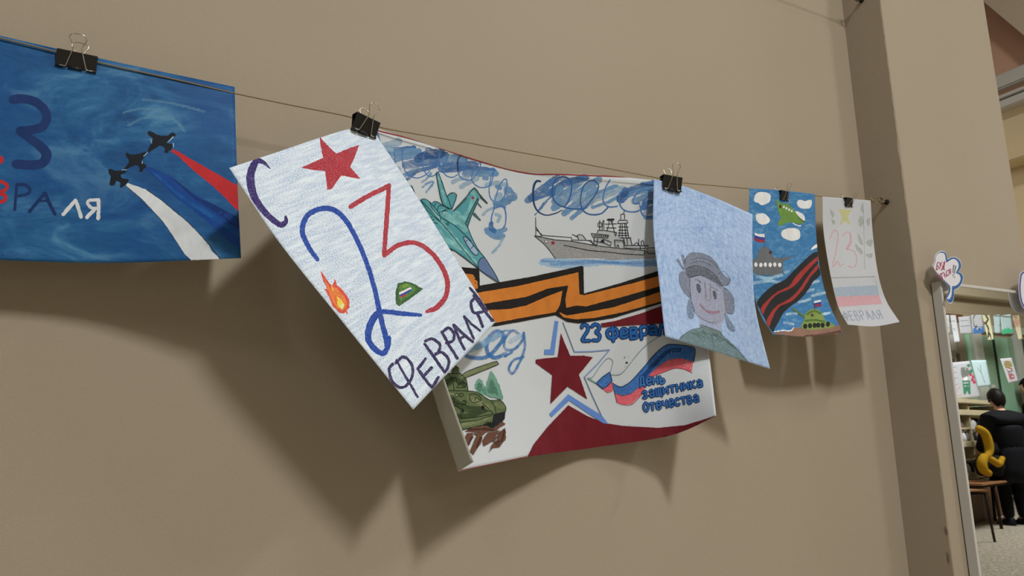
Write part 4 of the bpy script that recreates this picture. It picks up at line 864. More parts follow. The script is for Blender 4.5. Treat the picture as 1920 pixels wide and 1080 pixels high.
P.stroke(A(560, 400, 580, 350, 602, 345, 612, 385, 600, 470, 578, 575, 610, 540, 625, 570, 645, 555), 2, fp, 4, .2); P.stroke(A(640, 380, 665, 355, 690, 365, 690, 410, 665, 460), 2, fp, 4, .2); P.stroke(A(665, 460, 715, 478, 730, 530, 715, 575, 675, 572), 2, fp, 4, .2); P.stroke(A(690, 370, 692, 420, 668, 465), 3, fp, 4, .2)
for q in [(735, 360, 760, 400, 770, 440, 745, 420), (760, 250, 775, 300, 750, 320, 740, 280), (785, 420, 830, 400, 820, 450), (720, 430, 765, 470, 760, 500, 730, 470), (785, 500, 830, 490, 820, 520), (560, 210, 590, 240, 575, 265), (570, 270, 595, 290, 580, 310), (765, 170, 775, 230, 755, 215), (790, 280, 815, 265, 805, 320)]: P.poly(A(*q), fn, 3)
P.stroke(A(770, 170, 775, 350, 780, 590), 1.2, fn, 3)
P.stroke(B(1015, 262, 1280, 255, 1535, 248), 1.3, I('pencil', (140, 140, 142)), 3); P.stroke(B(1015, 262, 1060, 480, 1095, 612), .8, fn, 3); P.stroke(B(1535, 248, 1590, 480, 1620, 575), .8, fn, 3)
P.poly(B(1045, 378, 1300, 362, 1562, 352, 1582, 468, 1320, 478, 1068, 490), I('pencil', (160, 178, 196)), 0); P.poly(B(1068, 490, 1320, 478, 1585, 470, 1622, 575, 1360, 590, 1098, 612), I('pencil', (214, 158, 166)), 0)
write(P, 'ФЕВРАЛЯ', B(1178, 772)[0], B(1650, 752)[0], (-8, -17), 0, (ft,), (2.1,), .22)
SHEETS.append(P); P.done('faint white pencil sheet with pale flag and pink number, nearest the pilaster', 'drawing')

# ================================================================== BINDER CLIPS
SH = []
def clip(px_l, px_r, sheet, Y, hr, Lr, yaw, roll, spread, label, hand=(1, 1)):
    """px_l, px_r: ends of the spine; px_c: where the jaw closes"""
    a, b = at(*px_l, Y), at(*px_r, Y); w = (b - a).length; h = hr * w; t = .40 * w if w > .03 else .5 * w
    top = (a + b) / 2
    e = empty('binder_clip', top, label, 'clip', 'binder clips on the cord')
    ang = math.atan2((b - a).z, (b - a).x)
    e.rotation_euler = (roll, -ang, yaw)
    # slide the clip along its depth so that the paper runs between its jaws
    M4 = e.rotation_euler.to_matrix(); dmax = -1
    for x in (-.5, -.25, 0, .25, .5):
        J = e.location + M4 @ Vector((x * w, -.0016, -h)); pc = ROT.T @ np.array((J.x, J.y, J.z - EYE))
        g = sheet.hit(960 + F * pc[0] / pc[2], 540 + F * pc[1] / pc[2])
        if g is not None: dmax = max(dmax, J.y - g.y)
    e.location.y -= dmax + .0004
    th = .0009
    bm = bmesh.new()
    # spine and two cheeks as one bent strip, cheeks taper to the jaw
    prof = [(-.0013, -h), (-t * .32, -h * .45), (-t / 2, -.0012), (-t / 2 + .0012, 0), (t / 2 - .0012, 0), (t / 2, -.0012), (t * .32, -h * .45), (.0013, -h)]
    inner = [(-.0005, -h), (-t * .32 + th, -h * .45), (-t / 2 + th, -.0016), (-t / 2 + .0016, -th), (t / 2 - .0016, -th), (t / 2 - th, -.0016), (t * .32 - th, -h * .45), (.0005, -h)]
    ring = prof + inner[::-1]
    L = [bm.verts.new((-w / 2 + (0.0 if z > -h * .9 else 0.0), y, z)) for y, z in ring]; R = [bm.verts.new((w / 2, y, z)) for y, z in ring]
    n = len(ring)
    for i in range(n): bm.faces.new((L[i], L[(i + 1) % n], R[(i + 1) % n], R[i]))
    m = len(prof)
    for i in range(m - 1):
        bm.faces.new((L[i], L[n - 1 - i], L[n - 2 - i], L[i + 1])); bm.faces.new((R[i], R[i + 1], R[n - 2 - i], R[n - 1 - i]))
    bmesh.ops.recalc_face_normals(bm, faces=bm.faces)
    obj('body', bm, M_BLACK, e)
    # rolled lips, three short tubes on each cheek
    r = .0019 if w > .03 else .0013
    for s in (-1, 1):
        bm = bmesh.new()
        for x0, x1 in ((-.5, -.30), (-.19, .16), (.27, .5)):
            add_tube(bm, [(x0 * w, s * (.0013 + r * .8), -h), ((x0 + x1) / 2 * w, s * (.0013 + r * .8), -h), (x1 * w, s * (.0013 + r * .8), -h)], r, 10)
        obj('rolled_lip', bm, M_BLACK, e, True)
    # wire handles
    face = math.atan2(t / 2, h)
    for s, k in ((-1, hand[0]), (1, hand[1])):
        if not k: continue
        LL = Lr * w; sp = (face + spread[0]) if s < 0 else spread[1]
        q = [(-.40, -.01), (-.27, -.005), (-.245, .03), (-.20, .20), (-.12, .50), (-.105, .60), (-.135, .70), (-.20, .84), (-.205, .90), (-.16, .97), (-.07, 1.0)]
        q = q + [(-x, y) for x, y in q[::-1]]
        pts = [Vector((x * w, s * (.0030 + r + math.sin(sp) * y * LL), -h + math.cos(sp) * y * LL)) for x, y in cr(q, 4)]
        bm = bmesh.new(); add_tube(bm, pts, .00075 if w > .03 else .00055, 7); obj('handle', bm, M_WIRE, e, True)
    return e
clip((108, 94), (184, 110), SHEETS[0], 1.099, .44, .92, 0, .02, (.02, .12), 'widest black binder clip, on the blue sheet at the left')
clip((661, 217), (709, 233), SHEETS[2], 1.094, .62, 1.12, .26, .04, (.06, .16), 'black binder clip joining the crayon sheet and the poster')
clip((1238, 330), (1270, 338), SHEETS[3], 1.098, .66, 1.22, -.12, -.03, (.06, .16), 'black binder clip at the top of the blue pencil portrait')
clip((1459, 358), (1475, 360.5), SHEETS[4], 1.102, .78, 1.40, .1, .02, (.10, .34), 'tiny black binder clip on the small sky-blue painting')
clip((1580, 371.5), (1594, 373), SHEETS[5], 1.102, .78, 1.40, .1, .02, (.34, .34), 'tiny black binder clip on the faint pencil sheet')

# ================================================================== MIRROR ON THE PILASTER
MX0 = 1.5215 * PIL + .001; MX1 = PX1 - .035; MZ1 = at(1800, 532, MIR).z; MZ0 = .12
e = empty('wall_mirror', ((MX0 + MX1) / 2, PIL, MZ0), 'tall white framed mirror on the pilaster reflecting the school room', 'mirror')
def sub(name, lo, hi, mat, bev=0, par=None):
    o = box(name, lo, hi, mat, None, bev); o.location = o.location - (par or e).location; o.parent = par or e; return o
FW = .0075
M_FR = plain('pale_frame', (198, 196, 190), .5, 0, .03, 10)
sub('frame_side', (MX0, MIR - .0015, MZ0), (MX0 + FW, PIL - .0025, MZ1), M_FR, .0008)
sub('frame_side', (MX1 - FW, MIR - .0015, MZ0), (MX1, PIL - .0025, MZ1), M_FR, .0008)
sub('frame_top', (MX0 + FW, MIR - .0015, MZ1 - FW), (MX1 - FW, PIL - .0025, MZ1), M_FR, .0008)
sub('frame_bottom', (MX0 + FW, MIR - .0015, MZ0), (MX1 - FW, PIL - .0025, MZ0 + FW), M_FR, .0008)
t = NT('mirror_silver'); t.base((.86, .88, .87, 1)); t.b.inputs['Metallic'].default_value = 1; t.b.inputs['Roughness'].default_value = .012
sub('glass', (MX0 + FW, MIR, MZ0 + FW), (MX1 - FW, MIR + .005, MZ1 - FW), t.m)

# speech-bubble cards stuck on the mirror's top corners
def card(name, outline, inner, Y, label, blue):
    def flat(pts, y, dy, k=1.0):
        bm = bmesh.new(); mx = sum(p[0] for p in pts) / len(pts); my = sum(p[1] for p in pts) / len(pts)
        P = [at(mx + (x - mx) * k, my + (q - my) * k, y) for x, q in pts]; P2 = [p + Vector((0, dy, 0)) for p in P]
        A_ = [bm.verts.new(p) for p in P]; B_ = [bm.verts.new(p) for p in P2]
        bm.faces.new(A_); bm.faces.new(B_[::-1])
        for i in range(len(P)): bm.faces.new((A_[i], B_[i], B_[(i + 1) % len(P)], A_[(i + 1) % len(P)]))
        bmesh.ops.recalc_face_normals(bm, faces=bm.faces); return bm
    og_ = at(*outline[0], Y)
    o = obj(name, flat(outline, Y, .0012), M_CARD, None, False, og_); tag(o, label, 'card', 'speech bubble cards')
    for nm, q, y, m, k in (('blue_border', outline, Y - .0003, blue, .97), ('white_face', inner, Y - .0006, M_CARD, 1.0)):
        c = obj(nm, flat(q, y, .00025, k), m, None, False, og_); c.parent = o; c.location = (0, 0, 0)
    return o
M_CARD = plain('white_card', (222, 220, 226), .6, 0, .03, 20); M_CBL = plain('blue_border', (62, 104, 158), .6, 0, .08, 30)
K = Z(1730, 450, 7.2)
out = [tuple(p) for p in cr(K(138, 345, 160, 300, 170, 220, 205, 165, 255, 145, 310, 170, 335, 255, 385, 230, 450, 232, 505, 275, 525, 345, 500, 410, 478, 430, 530, 455, 552, 510, 530, 590, 480, 650, 428, 682, 425, 770, 400, 845, 360, 855, 320, 815, 318, 780, 350, 700, 352, 640, 300, 570, 220, 490, 160, 400), 4, True)]
inn = [tuple(p) for p in cr(K(150, 360, 172, 300, 182, 225, 215, 182, 255, 172, 298, 195, 318, 300, 345, 290, 400, 258, 445, 265, 480, 310, 482, 370, 450, 445, 490, 465, 512, 520, 490, 580, 440, 620, 400, 625, 395, 690, 385, 760, 355, 800, 330, 785, 365, 720, 372, 630, 310, 560, 230, 480, 170, 410), 4, True)]
card('speech_bubble', out, inn, MIR - .0125, 'white cloud-shaped card with blue border and red handwriting on the mirror corner', M_CBL)
o_b = bpy.data.objects['speech_bubble']
TX = Sheet('lettering', [[(1742, 470, MIR - .0134), (1812, 470, MIR - .0134)], [(1742, 575, MIR - .0134), (1812, 575, MIR - .0134)]], M_CARD, 6, 6)
TX.verts = []; TX.faces = []; TX.fm = []; TX.uvs = []; TX.mats = []
rd = I('marker', (150, 62, 88)); gr = I('marker', (120, 124, 132))
write(TX, 'БУ', K(178, 400)[0], K(250, 385)[0], (2, -13), 0, (rd,), (1.5,), .2); 
for q in [(262, 395, 275, 330, 285, 390), (255, 410, 255, 395, 292, 390, 294, 405), (285, 300, 290, 335), (302, 285, 285, 380)]: TX.stroke(K(*q), 1.5, rd, 1)
for q in [(215, 500, 235, 470, 240, 520), (250, 450, 270, 540), (232, 460, 285, 440), (290, 445, 300, 500, 325, 490, 318, 465, 296, 475), (345, 405, 322, 420, 320, 470, 345, 480), (375, 390, 378, 455), (375, 395, 352, 405, 356, 430, 376, 425), (362, 430, 352, 470)]: TX.stroke(K(*q), 1.4, rd, 1)
for q in [(420, 340, 408, 440), (448, 350, 425, 460)]: TX.stroke(K(*q), [2.6, 1.6], gr, 1)
TX.dot(K(410, 478)[0], 1.3, 1.2, gr, 8); TX.dot(K(430, 500)[0], 1.2, 1.1, gr, 8)
TX.verts += [TX.verts[0]] * 1
lt = TX.done('red handwritten letters and grey exclamation marks', None); lt.parent = o_b; lt.location = lt.location - o_b.location
K2 = Z(1730, 450, 7.2)
out2 = [tuple(p) for p in cr([(1912, 520), (1914, 512), (1919, 508), (1927, 506), (1936, 510), (1944, 518), (1954, 522), (1962, 534), (1958, 548), (1964, 560), (1956, 576), (1944, 580), (1932, 584), (1922, 580), (1916, 572), (1912, 558), (1910.5, 538)], 3, True)]
cx = sum(p[0] for p in out2) / len(out2); cy = sum(p[1] for p in out2) / len(out2)
inn2 = [(cx + (x - cx) * .86, cy + (y - cy) * .90) for x, y in out2]
card('speech_bubble', out2, inn2, MIR - .0125, 'white speech-bubble card cut off by the right edge of the photo', plain('violet_border', (78, 84, 150), .6))

# ================================================================== THE ROOM THE MIRROR SHOWS
# everything below stands in the room in front of the pilaster; depth is measured along the reflected sight line
def vr(x, y, Yv):
    p = at(x, y, Yv); return Vector((p.x, 2 * MIR - p.y, p.z))
def vfloor(x, y):
    r = ray(x, y); k = -EYE / r[2]; return Vector((r[0] * k, 2 * MIR - r[1] * k, 0))
def pt(o, par):
    o.location = o.location - par.location; o.parent = par; return o
# glazed door and window wall behind the rack, green curtain cloth behind the panes
YW = 2 * MIR - OPP                    # reflected depth of the far wall
M_GRN = plain('mint_painted_wood', (158, 204, 172), .5, 0, .08, 4); M_DGR = plain('grey_green_panel', (140, 170, 142), .5, 0, .06, 3); M_GFR = plain('grey_door_frame', (196, 200, 190), .5, 0, .05, 4)
def wallpanel(name, x0, x1, y0, y1, mat, th, par, ypx=690):
    a, b = vr(x0, y0, YW), vr(x1, y1, YW)
    zz = (vr((x0 + x1) / 2, y0, YW).z, vr((x0 + x1) / 2, y1, YW).z)
    return pt(box(name, (a.x, OPP + .002, min(zz)), (b.x, OPP + th, max(zz)), mat, None, .004), par)
d_ = empty('door_1', (vr(1850, 700, YW).x, OPP, 0), None, None); d_['kind'] = 'structure'
def colx(px): return vr(px, 690, YW).x
def vbar(name, px0, px1, z0, z1, mat, th):
    return pt(box(name, (colx(px0), OPP + .002, z0), (colx(px1), OPP + th, z1), mat, None, .004), d_)
vbar('leaf', 1814, 1822, 0.1, 2.30, M_GRN, .03); vbar('frame_post', 1824, 1840, .1, 2.34, M_GFR, .07); vbar('panel', 1841, 1864, 1.25, 2.28, M_DGR, .03); vbar('seal', 1864.5, 1868, 1.25, 2.30, plain('dark_rubber', (40, 52, 44), .6), .035)
vbar('frame_rail', 1841, 1872, .1, 1.25, M_GFR, .05); vbar('leaf', 1869, 1893, .1, 2.28, M_GRN, .03); vbar('panel', 1894, 1902, .1, 2.28, M_DGR, .03); vbar('frame_post', 1903, 1914, .1, 2.34, M_GFR, .07); vbar('panel', 1915, 1935, .1, 2.28, plain('dark_green_grey', (82, 92, 80), .6), .03)
vbar('frame_head', 1812, 1940, 2.34, 2.44, M_GFR, .06)
for zc in (1.36, 1.46, 1.56): vbar('notice', 1850, 1857, zc, zc + .05, M_WHITE, .036)
nb = empty('notice_board', (colx(1790), OPP, 1.2), 'pale notice board with brown frame behind the hanging drawings, in the mirror', 'board')
def nbar(name, px0, px1, z0, z1, mat, th): return pt(box(name, (colx(px0), OPP + .002, z0), (colx(px1), OPP + th, z1), mat, None, .003), nb)
nbar('panel', 1770, 1811, 1.42, 2.45, plain('board_cork', (168, 158, 142), .8, 0, .1, 14), .03); nbar('frame_top', 1768, 1813, 2.45, 2.56, plain('brown_wood', (122, 82, 54), .5, 0, .2, 10), .045)
for px, z, w, h, c in [(1783, 1.74, 7, .2, (90, 84, 80)), (1795, 1.86, 6, .16, (104, 98, 90)), (1805, 1.72, 5, .18, (120, 112, 104)), (1789, 2.05, 10, .22, (196, 194, 190)), (1798, 1.50, 5, .06, (196, 170, 70)), (1806, 1.50, 6, .06, (150, 50, 40))]:
    nbar('picture', px - w / 2, px + w / 2, z, z + h, plain('pic_%d' % px, c, .7, 0, .25, 30), .036)

# drawings on the cord across the far wall
YD = 5.75
bm = bmesh.new(); a, b = vr(1700, 590, YD), vr(1990, 593, YD); b.z = a.z
SZ = vr(1850, 590, YD).z
add_tube(bm, [(a.x - 1.5, a.y, SZ), ((a.x + b.x) / 2, a.y, SZ), (b.x + 1, a.y, SZ)], .004, 6); tag(obj('string', bm, M_STRING, None, True, (b.x, a.y, SZ)), 'cord with hanging drawings across the far wall, in the mirror', 'string')
MP = [base_plain(), plain('cream_paper', (220, 216, 178), .8, 0, .06, 20), plain('peach_paper', (226, 196, 168), .8, 0, .06, 20), plain('aqua_paper', (198, 224, 228), .8, 0, .05, 20)]
def rsheet(pts, mat, label, Yv=YD, curl=0, art=None, group='drawings on the far cord'):
    (x0, y0), (x1, y1), (x2, y2), (x3, y3) = pts          # TL TR BR BL
    g = [[(x0, y0, Yv), ((x0 + x1) / 2, (y0 + y1) / 2, Yv + .01), (x1, y1, Yv)], [((x0 + x3) / 2, (y0 + y3) / 2, Yv - curl * .3), ((x0 + x1 + x2 + x3) / 4, (y0 + y1 + y2 + y3) / 4, Yv - curl * .3), ((x1 + x2) / 2, (y1 + y2) / 2, Yv - curl * .3)], [(x3, y3, Yv - curl), ((x2 + x3) / 2, (y2 + y3) / 2, Yv - curl), (x2, y2, Yv - curl)]]
    s = Sheet('drawing', g, mat, 8, 12, True, .001); global SPACING
    k = SPACING; SPACING = 3e-4
    if art: art(s)
    SPACING = k
    return s.done(label, 'drawing', group)
Q = Z(1760, 560, 10.8); R_ = Z(1760, 640, 9.0)
wsg = I('wash', (150, 156, 164)); 
rsheet(Q(110, 330, 210, 330, 232, 712, 140, 712), MP[0], 'narrow white drawing at the left end of the cord in the mirror', art=lambda s: [s.stroke(Q(140, 420, 190, 430), 1.5, wsg, 1), s.stroke(Q(160, 560, 205, 600), 2, wsg, 1)])
rsheet(Q(232, 330, 345, 330, 430, 868, 320, 880), MP[0], 'long white drawing curling sideways on the cord in the mirror', curl=.15, art=lambda s: [s.stroke(Q(270, 450, 330, 460), 2, wsg, 1), s.stroke(Q(290, 600, 350, 640), 2, wsg, 1)])
rsheet(Q(400, 372, 636, 350, 678, 705, 440, 712), MP[0], 'wide white drawing with pale writing on the cord in the mirror', art=lambda s: [s.stroke(Q(440, 450, 600, 440), 2, wsg, 1), s.stroke(Q(450, 560, 620, 545), 2.4, wsg, 1)])
rsheet(Q(655, 335, 875, 320, 925, 690, 700, 715), MP[0], 'white drawing with a blue lower edge on the cord in the mirror', art=lambda s: [s.poly(Q(700, 600, 780, 560, 920, 560, 925, 690, 700, 715), I('paint', (70, 112, 172)), 0), s.poly(Q(720, 560, 770, 520, 840, 640, 800, 620), kl, 0), s.stroke(Q(740, 330, 700, 400, 720, 560), 1.4, kl, 3)])
rsheet(Q(885, 330, 1030, 315, 1120, 825, 1000, 838), MP[1], 'cream drawing with dark marks hanging askew on the cord in the mirror', curl=.1, art=lambda s: [s.stroke(Q(960, 350, 1000, 420, 960, 500, 1010, 620, 1000, 800), 3, I('paint', (50, 56, 40)), 4), s.dot(Q(925, 495)[0], 3, 2.6, I('paint', (90, 40, 80))), s.stroke(Q(1030, 700, 1060, 800), 3, I('paint', (50, 56, 40)), 1)])
rsheet(Q(1108, 330, 1240, 322, 1248, 700, 1145, 702), MP[3], 'pale blue drawing left of the green-edged one in the mirror', art=lambda s: [s.stroke(Q(1170, 520, 1220, 540), 3, wsg, 1)])
rsheet(Q(1250, 345, 1460, 308, 1512, 680, 1290, 722), MP[3], 'pale drawing with a green lower edge on the cord in the mirror', art=lambda s: [s.poly(Q(1280, 640, 1390, 580, 1505, 640, 1512, 680, 1290, 722), I('paint', (78, 190, 140)), 0)])
rsheet(Q(1490, 345, 1630, 330, 1695, 810, 1620, 825), MP[1], 'peach and lime drawing at the right end of the cord in the mirror', curl=.15, art=lambda s: [s.poly(Q(1490, 345, 1630, 330, 1640, 560, 1530, 590), I('wash', (222, 170, 150)), 0), s.stroke(Q(1560, 470, 1600, 540), 3, I('wash', (190, 60, 80)), 1)])
# larger drawings propped on the rack
pk = I('wash', (214, 150, 160)); dgn = I('paint', (58, 120, 92)); gy_ = I('paint', (110, 112, 108)); rs = I('paint', (176, 60, 90))
def big(s):
    s.poly(R_(400, 660, 530, 660, 540, 900, 500, 890, 480, 830, 450, 910, 420, 880), dgn, 0); s.poly(R_(375, 450, 430, 440, 500, 460, 510, 560, 480, 610, 410, 620, 380, 560), gy_, 2); s.poly(R_(425, 590, 480, 590, 485, 650, 430, 660), I('marker', (220, 220, 216)), 2)
    for x, y in [(540, 560), (585, 600), (570, 650), (550, 500), (600, 690), (525, 520), (505, 410)]: s.dot(R_(x, y)[0], 3.2, 3.2, rs if y > 520 else dgn, 8)
    for q in [(220, 430, 290, 440), (230, 540, 300, 520), (250, 640, 310, 610), (260, 740, 330, 720), (300, 860, 360, 760), (310, 920, 400, 900)]: s.stroke(R_(*q), 1.4, wsg if q[1] < 700 else pk, 1)
rsheet(R_(200, 360, 520, 330, 710, 950, 285, 990), MP[0], 'big white drawing of a green figure with red flowers on the rack in the mirror', 5.55, art=big, group='drawings on the rack')
rsheet(R_(545, 320, 800, 315, 888, 750, 665, 775), MP[3], 'pale blank-looking drawing pinned right of the green figure in the mirror', 5.62, art=lambda s: [s.stroke(R_(660, 450, 720, 540, 780, 700), 1.6, wsg, 3), s.stroke(R_(700, 400, 720, 520), 1.6, wsg, 1)], group='drawings on the rack')
rsheet(R_(1038, 292, 1232, 275, 1352, 672, 1185, 712), M_CARD, 'bright white tilted drawing of red and yellow flowers in the mirror', 5.65, art=lambda s: [s.poly(R_(1100, 340, 1210, 335, 1240, 430, 1130, 450), I('wash', (160, 140, 60)), 2), s.poly(R_(1150, 450, 1240, 450, 1285, 630, 1200, 650), I('wash', (180, 80, 90)), 1), s.stroke(R_(1140, 450, 1180, 520, 1240, 490), 2, gy_, 3)], group='drawings on the rack')

# shoe rack, turned a little, its boards rising to the right in the mirror
RA = math.radians(-16)
r0 = vr(1792, 905, 5.15); rk = empty('shoe_rack', (r0.x, r0.y, 0), 'pale wooden shoe rack full of shoes and bags, in the mirror', 'rack')
rk.rotation_euler = (0, 0, RA)
M_RK = plain('pale_wood', (196, 184, 152), .55, 0, .1, 9); M_BRN = plain('brown_plinth', (112, 78, 48), .5, 0, .25, 6)
RL, RD = 1.9, .34
zs = [vr(1800, y, 5.2).z for y in (897, 836, 775, 757)]
def rpart(name, lo, hi, mat, bev=.006):
    o = box(name, lo, hi, mat, None, bev); o.parent = rk; return o
rpart('plinth', (-.6, -RD, 0), (RL, 0, zs[0] - .12), M_BRN)
for z in zs[:3]: rpart('shelf', (-.6, -RD, z - .02), (RL, .02, z + .045), M_RK)
rpart('top_board', (-.6, -RD, zs[3] + .01), (RL, .03, zs[3] + .06), M_RK)
rpart('back_panel', (-.6, -RD - .02, 0), (RL, -RD, zs[3]), M_RK)
for z in ((zs[0] + zs[1]) / 2, (zs[1] + zs[2]) / 2): rpart('rail', (-.6, -.03, z), (RL, -.005, z + .022), M_RK, .003)
for x in (-.6, .75, RL - .03): rpart('upright', (x, -RD, 0), (x + .03, 0, zs[3]), M_RK)
def shoe_bm(L=.24):
    bm = bmesh.new(); rows = []
    for i, (x, w, h) in enumerate([(-.5, .16, .20), (-.42, .30, .36), (-.2, .30, .40), (.0, .31, .30), (.2, .36, .20), (.38, .34, .15), (.48, .2, .10)]):
        rows.append([bm.verts.new((x * L, w * L * c * .5, max(0, h * L * s_))) for c, s_ in [(-1, 0), (-1.0, .35), (-.7, .85), (0, 1), (.7, .85), (1.0, .35), (1, 0)]])
    for i in range(6):
        for k in range(6): bm.faces.new((rows[i][k], rows[i + 1][k], rows[i + 1][k + 1], rows[i][k + 1]))
        bm.faces.new((rows[i][0], rows[i][6], rows[i + 1][6], rows[i + 1][0]))
    bm.faces.new(rows[0][::-1]); bm.faces.new(rows[-1]); bmesh.ops.recalc_face_normals(bm, faces=bm.faces); return bm
cl = {'white': plain('shoe_white', (206, 206, 210), .5), 'black': plain('shoe_black', (24, 24, 28), .5), 'grey': plain('shoe_grey', (128, 124, 120), .6), 'pink': plain('shoe_brown', (120, 88, 76), .6)}
Mr = Matrix.Translation(rk.location) @ Matrix.Rotation(RA, 4, 'Z')
row = {0: 'bottom', 1: 'middle', 2: 'upper'}
n_ = 0
for si, z in enumerate(zs[:3]):
    if si == 2: continue
    for k, (u, c) in enumerate([(.05, 'white'), (.17, 'grey'), (.30, 'white'), (.42, 'black'), (.55, 'pink'), (.66, 'black')]):
        if (si, k) in ((0, 1),): c = 'black'
        o = obj('shoe', shoe_bm(.23), cl[c], None, True); o.location = Mr @ Vector((u + .50, -.12, z + .046)); o.rotation_euler = (0, 0, RA + math.radians(-90 + (k % 3 - 1) * 8))
        o.scale = (1, 1.0, 1.15)
        tag(o, '%s shoe, %s from left on the %s rack shelf, in the mirror' % (c, ['first', 'second', 'third', 'fourth', 'fifth', 'sixth'][k], row[si]), 'shoe', 'shoes on the rack')
def lump(name, c, s, mat, label, cat, rot=0, n=10, seed=1):
    rnd = random.Random(seed); bm = bmesh.new(); bmesh.ops.create_icosphere(bm, subdivisions=3, radius=1)
    for v in bm.verts:
        q = v.co.copy(); k = 1 + .10 * math.sin(q.x * 5 + seed) * math.cos(q.y * 4) + .05 * math.sin(q.z * 9 + seed)
        f = lambda a: math.copysign(abs(a) ** .75, a)
        v.co = Vector((f(q.x) * s[0] * k, f(q.y) * s[1] * k, f(q.z) * s[2] * k))
    o = obj(name, bm, mat, None, True); o.location = c; o.rotation_euler = (0, rot, RA); return tag(o, label, cat)
M_YEL = plain('yellow_cloth', (166, 128, 24), .8, 0, .15, 20); M_BLC = plain('black_cloth', (24, 25, 30), .85, 0, .2, 20)
# drawstring bags stuffed above the middle shelf
lump('shoe_bag', Mr @ Vector((.56, -.12, zs[2] - .13)), (.09, .09, .07), plain('brown_grey_bag', (122, 104, 92), .8), 'brown grey bag at the left of the rack, in the mirror', 'bag', 0, 10, 2)
lump('shoe_bag', Mr @ Vector((.92, -.10, zs[2] - .14)), (.12, .10, .09), plain('pale_grey_bag', (176, 176, 178), .8), 'pale grey bag on the rack beside the standing child, in the mirror', 'bag', .2, 10, 5)
lump('shoe_bag', Mr @ Vector((1.17, -.10, zs[2] - .14)), (.09, .12, .09), M_BLC, 'black bag right of the pale grey bag on the rack, in the mirror', 'bag', 0, 10, 7)

# school chairs in front of the rack
M_PLY = plain('varnished_plywood', (150, 108, 72), .4, 0, .2, 14); M_TUB = plain('dark_brown_tube', (38, 26, 22), .4, .3)
def make_chair(loc, rz, label, seat_z=.46, back=True):
    c = empty('school_chair', loc, label, 'chair', 'school chairs by the rack'); c.rotation_euler = (0, 0, rz)
    bm = bmesh.new(); add_box(bm, (0, 0, seat_z), (.38, .36, .014), None, .006)
    for v in bm.verts: v.co.z += .012 * (v.co.y / .18) ** 2
    obj('seat', bm, M_PLY, c)
    for x, y in ((-.17, -.16), (.17, -.16), (-.17, .16), (.17, .16)):
        bm = bmesh.new(); add_tube(bm, [(x, y, seat_z - .012), (x * 1.03, y * 1.04, seat_z * .5), (x * 1.08, y * 1.12, .0)], .0115, 8); obj('leg', bm, M_TUB, c, True)
    bm = bmesh.new()
    add_tube(bm, [(-.17, -.16, seat_z - .018), (-.17, .16, seat_z - .018), (.17, .16, seat_z - .018), (.17, -.16, seat_z - .018)], .011, 8, True); obj('seat_frame', bm, M_TUB, c, True)
    if back:
        bm = bmesh.new()
        for x in (-.17, .17): add_tube(bm, [(x, .165, seat_z - .02), (x, .19, seat_z + .15), (x, .225, seat_z + .34)], .0105, 8)
        obj('back_frame', bm, M_TUB, c, True)
        bm = bmesh.new(); add_box(bm, (0, .212, seat_z + .27), (.37, .012, .15), None, .005)
        for v in bm.verts: v.co.y += .03 * (1 - (v.co.x / .18) ** 2)
        obj('backrest', bm, M_PLY, c)
    return c
ch = vfloor(1862, 1003)
BN = empty('school_bench', vfloor(1866, 985), 'long brown school bench with dark tube legs under the yellow bag, in the mirror', 'bench'); BN.rotation_euler = (0, 0, math.radians(-12))
bm = bmesh.new(); add_box(bm, (0, 0, .455), (1.30, .34, .022), None, .008); obj('seat', bm, M_PLY, BN)
for x in (-.28, .46):
    for y in (-.14, .14):
        bm = bmesh.new(); add_tube(bm, [(x, y, .44), (x, y * 1.05, .2), (x, y * 1.1, 0)], .016, 8); obj('leg', bm, M_TUB, BN, True)
bm = bmesh.new(); add_tube(bm, [(-.62, -.14, .435), (-.62, .14, .435), (.62, .14, .435), (.62, -.14, .435)], .014, 8, True); obj('seat_frame', bm, M_TUB, BN, True)
p_ = vfloor(1824, 1016)
make_chair(p_ + Vector((.0, -.1, 0)), math.radians(100), 'wooden school chair with dark tube legs cut off by the mirror frame', .44, False)

# yellow and black sports bag on the bench
bp = BN.location + Vector((.02, .02, .47))
bg = empty('sports_bag', bp, 'yellow and black bag slumped on the bench, in the mirror', 'bag')
def bpart(name, c, s, mat, rot, seed):
    o = lump(name, Vector(c), s, mat, None, None, rot, 10, seed); o.parent = bg; o.rotation_euler = (0, rot, 0); return o
bpart('body', (.16, 0, .13), (.32, .14, .13), M_BLC, .1, 1); bpart('pocket', (.10, .03, .30), (.15, .08, .09), M_BLC, .3, 9); bpart('lining', (.16, .07, .36), (.07, .03, .035), plain('brown_lining', (96, 70, 44), .8), .3, 4)
YB = 2 * MIR - BN.location.y
def strap(name, px, r):
    bm = bmesh.new(); P_ = [vr(x, y, YB - .17) for x, y in px]; add_tube(bm, cr(P_, 5), r, 10, False, [r * (.62 + .38 * math.sin(math.pi * min(1, .15 + .8 * k / (5 * (len(px) - 1))))) for k in range(5 * (len(px) - 1) + 1)])
    pt(obj(name, bm, M_YEL, None, True, P_[0]), bg)
strap('sleeve', [(1834, 803), (1846, 812), (1853, 830), (1855, 846), (1849, 858)], .046)
strap('strap', [(1846, 855), (1841, 868), (1845, 882), (1855, 888)], .050)
strap('strap', [(1850, 857), (1862, 864), (1873, 870), (1880, 858)], .038)

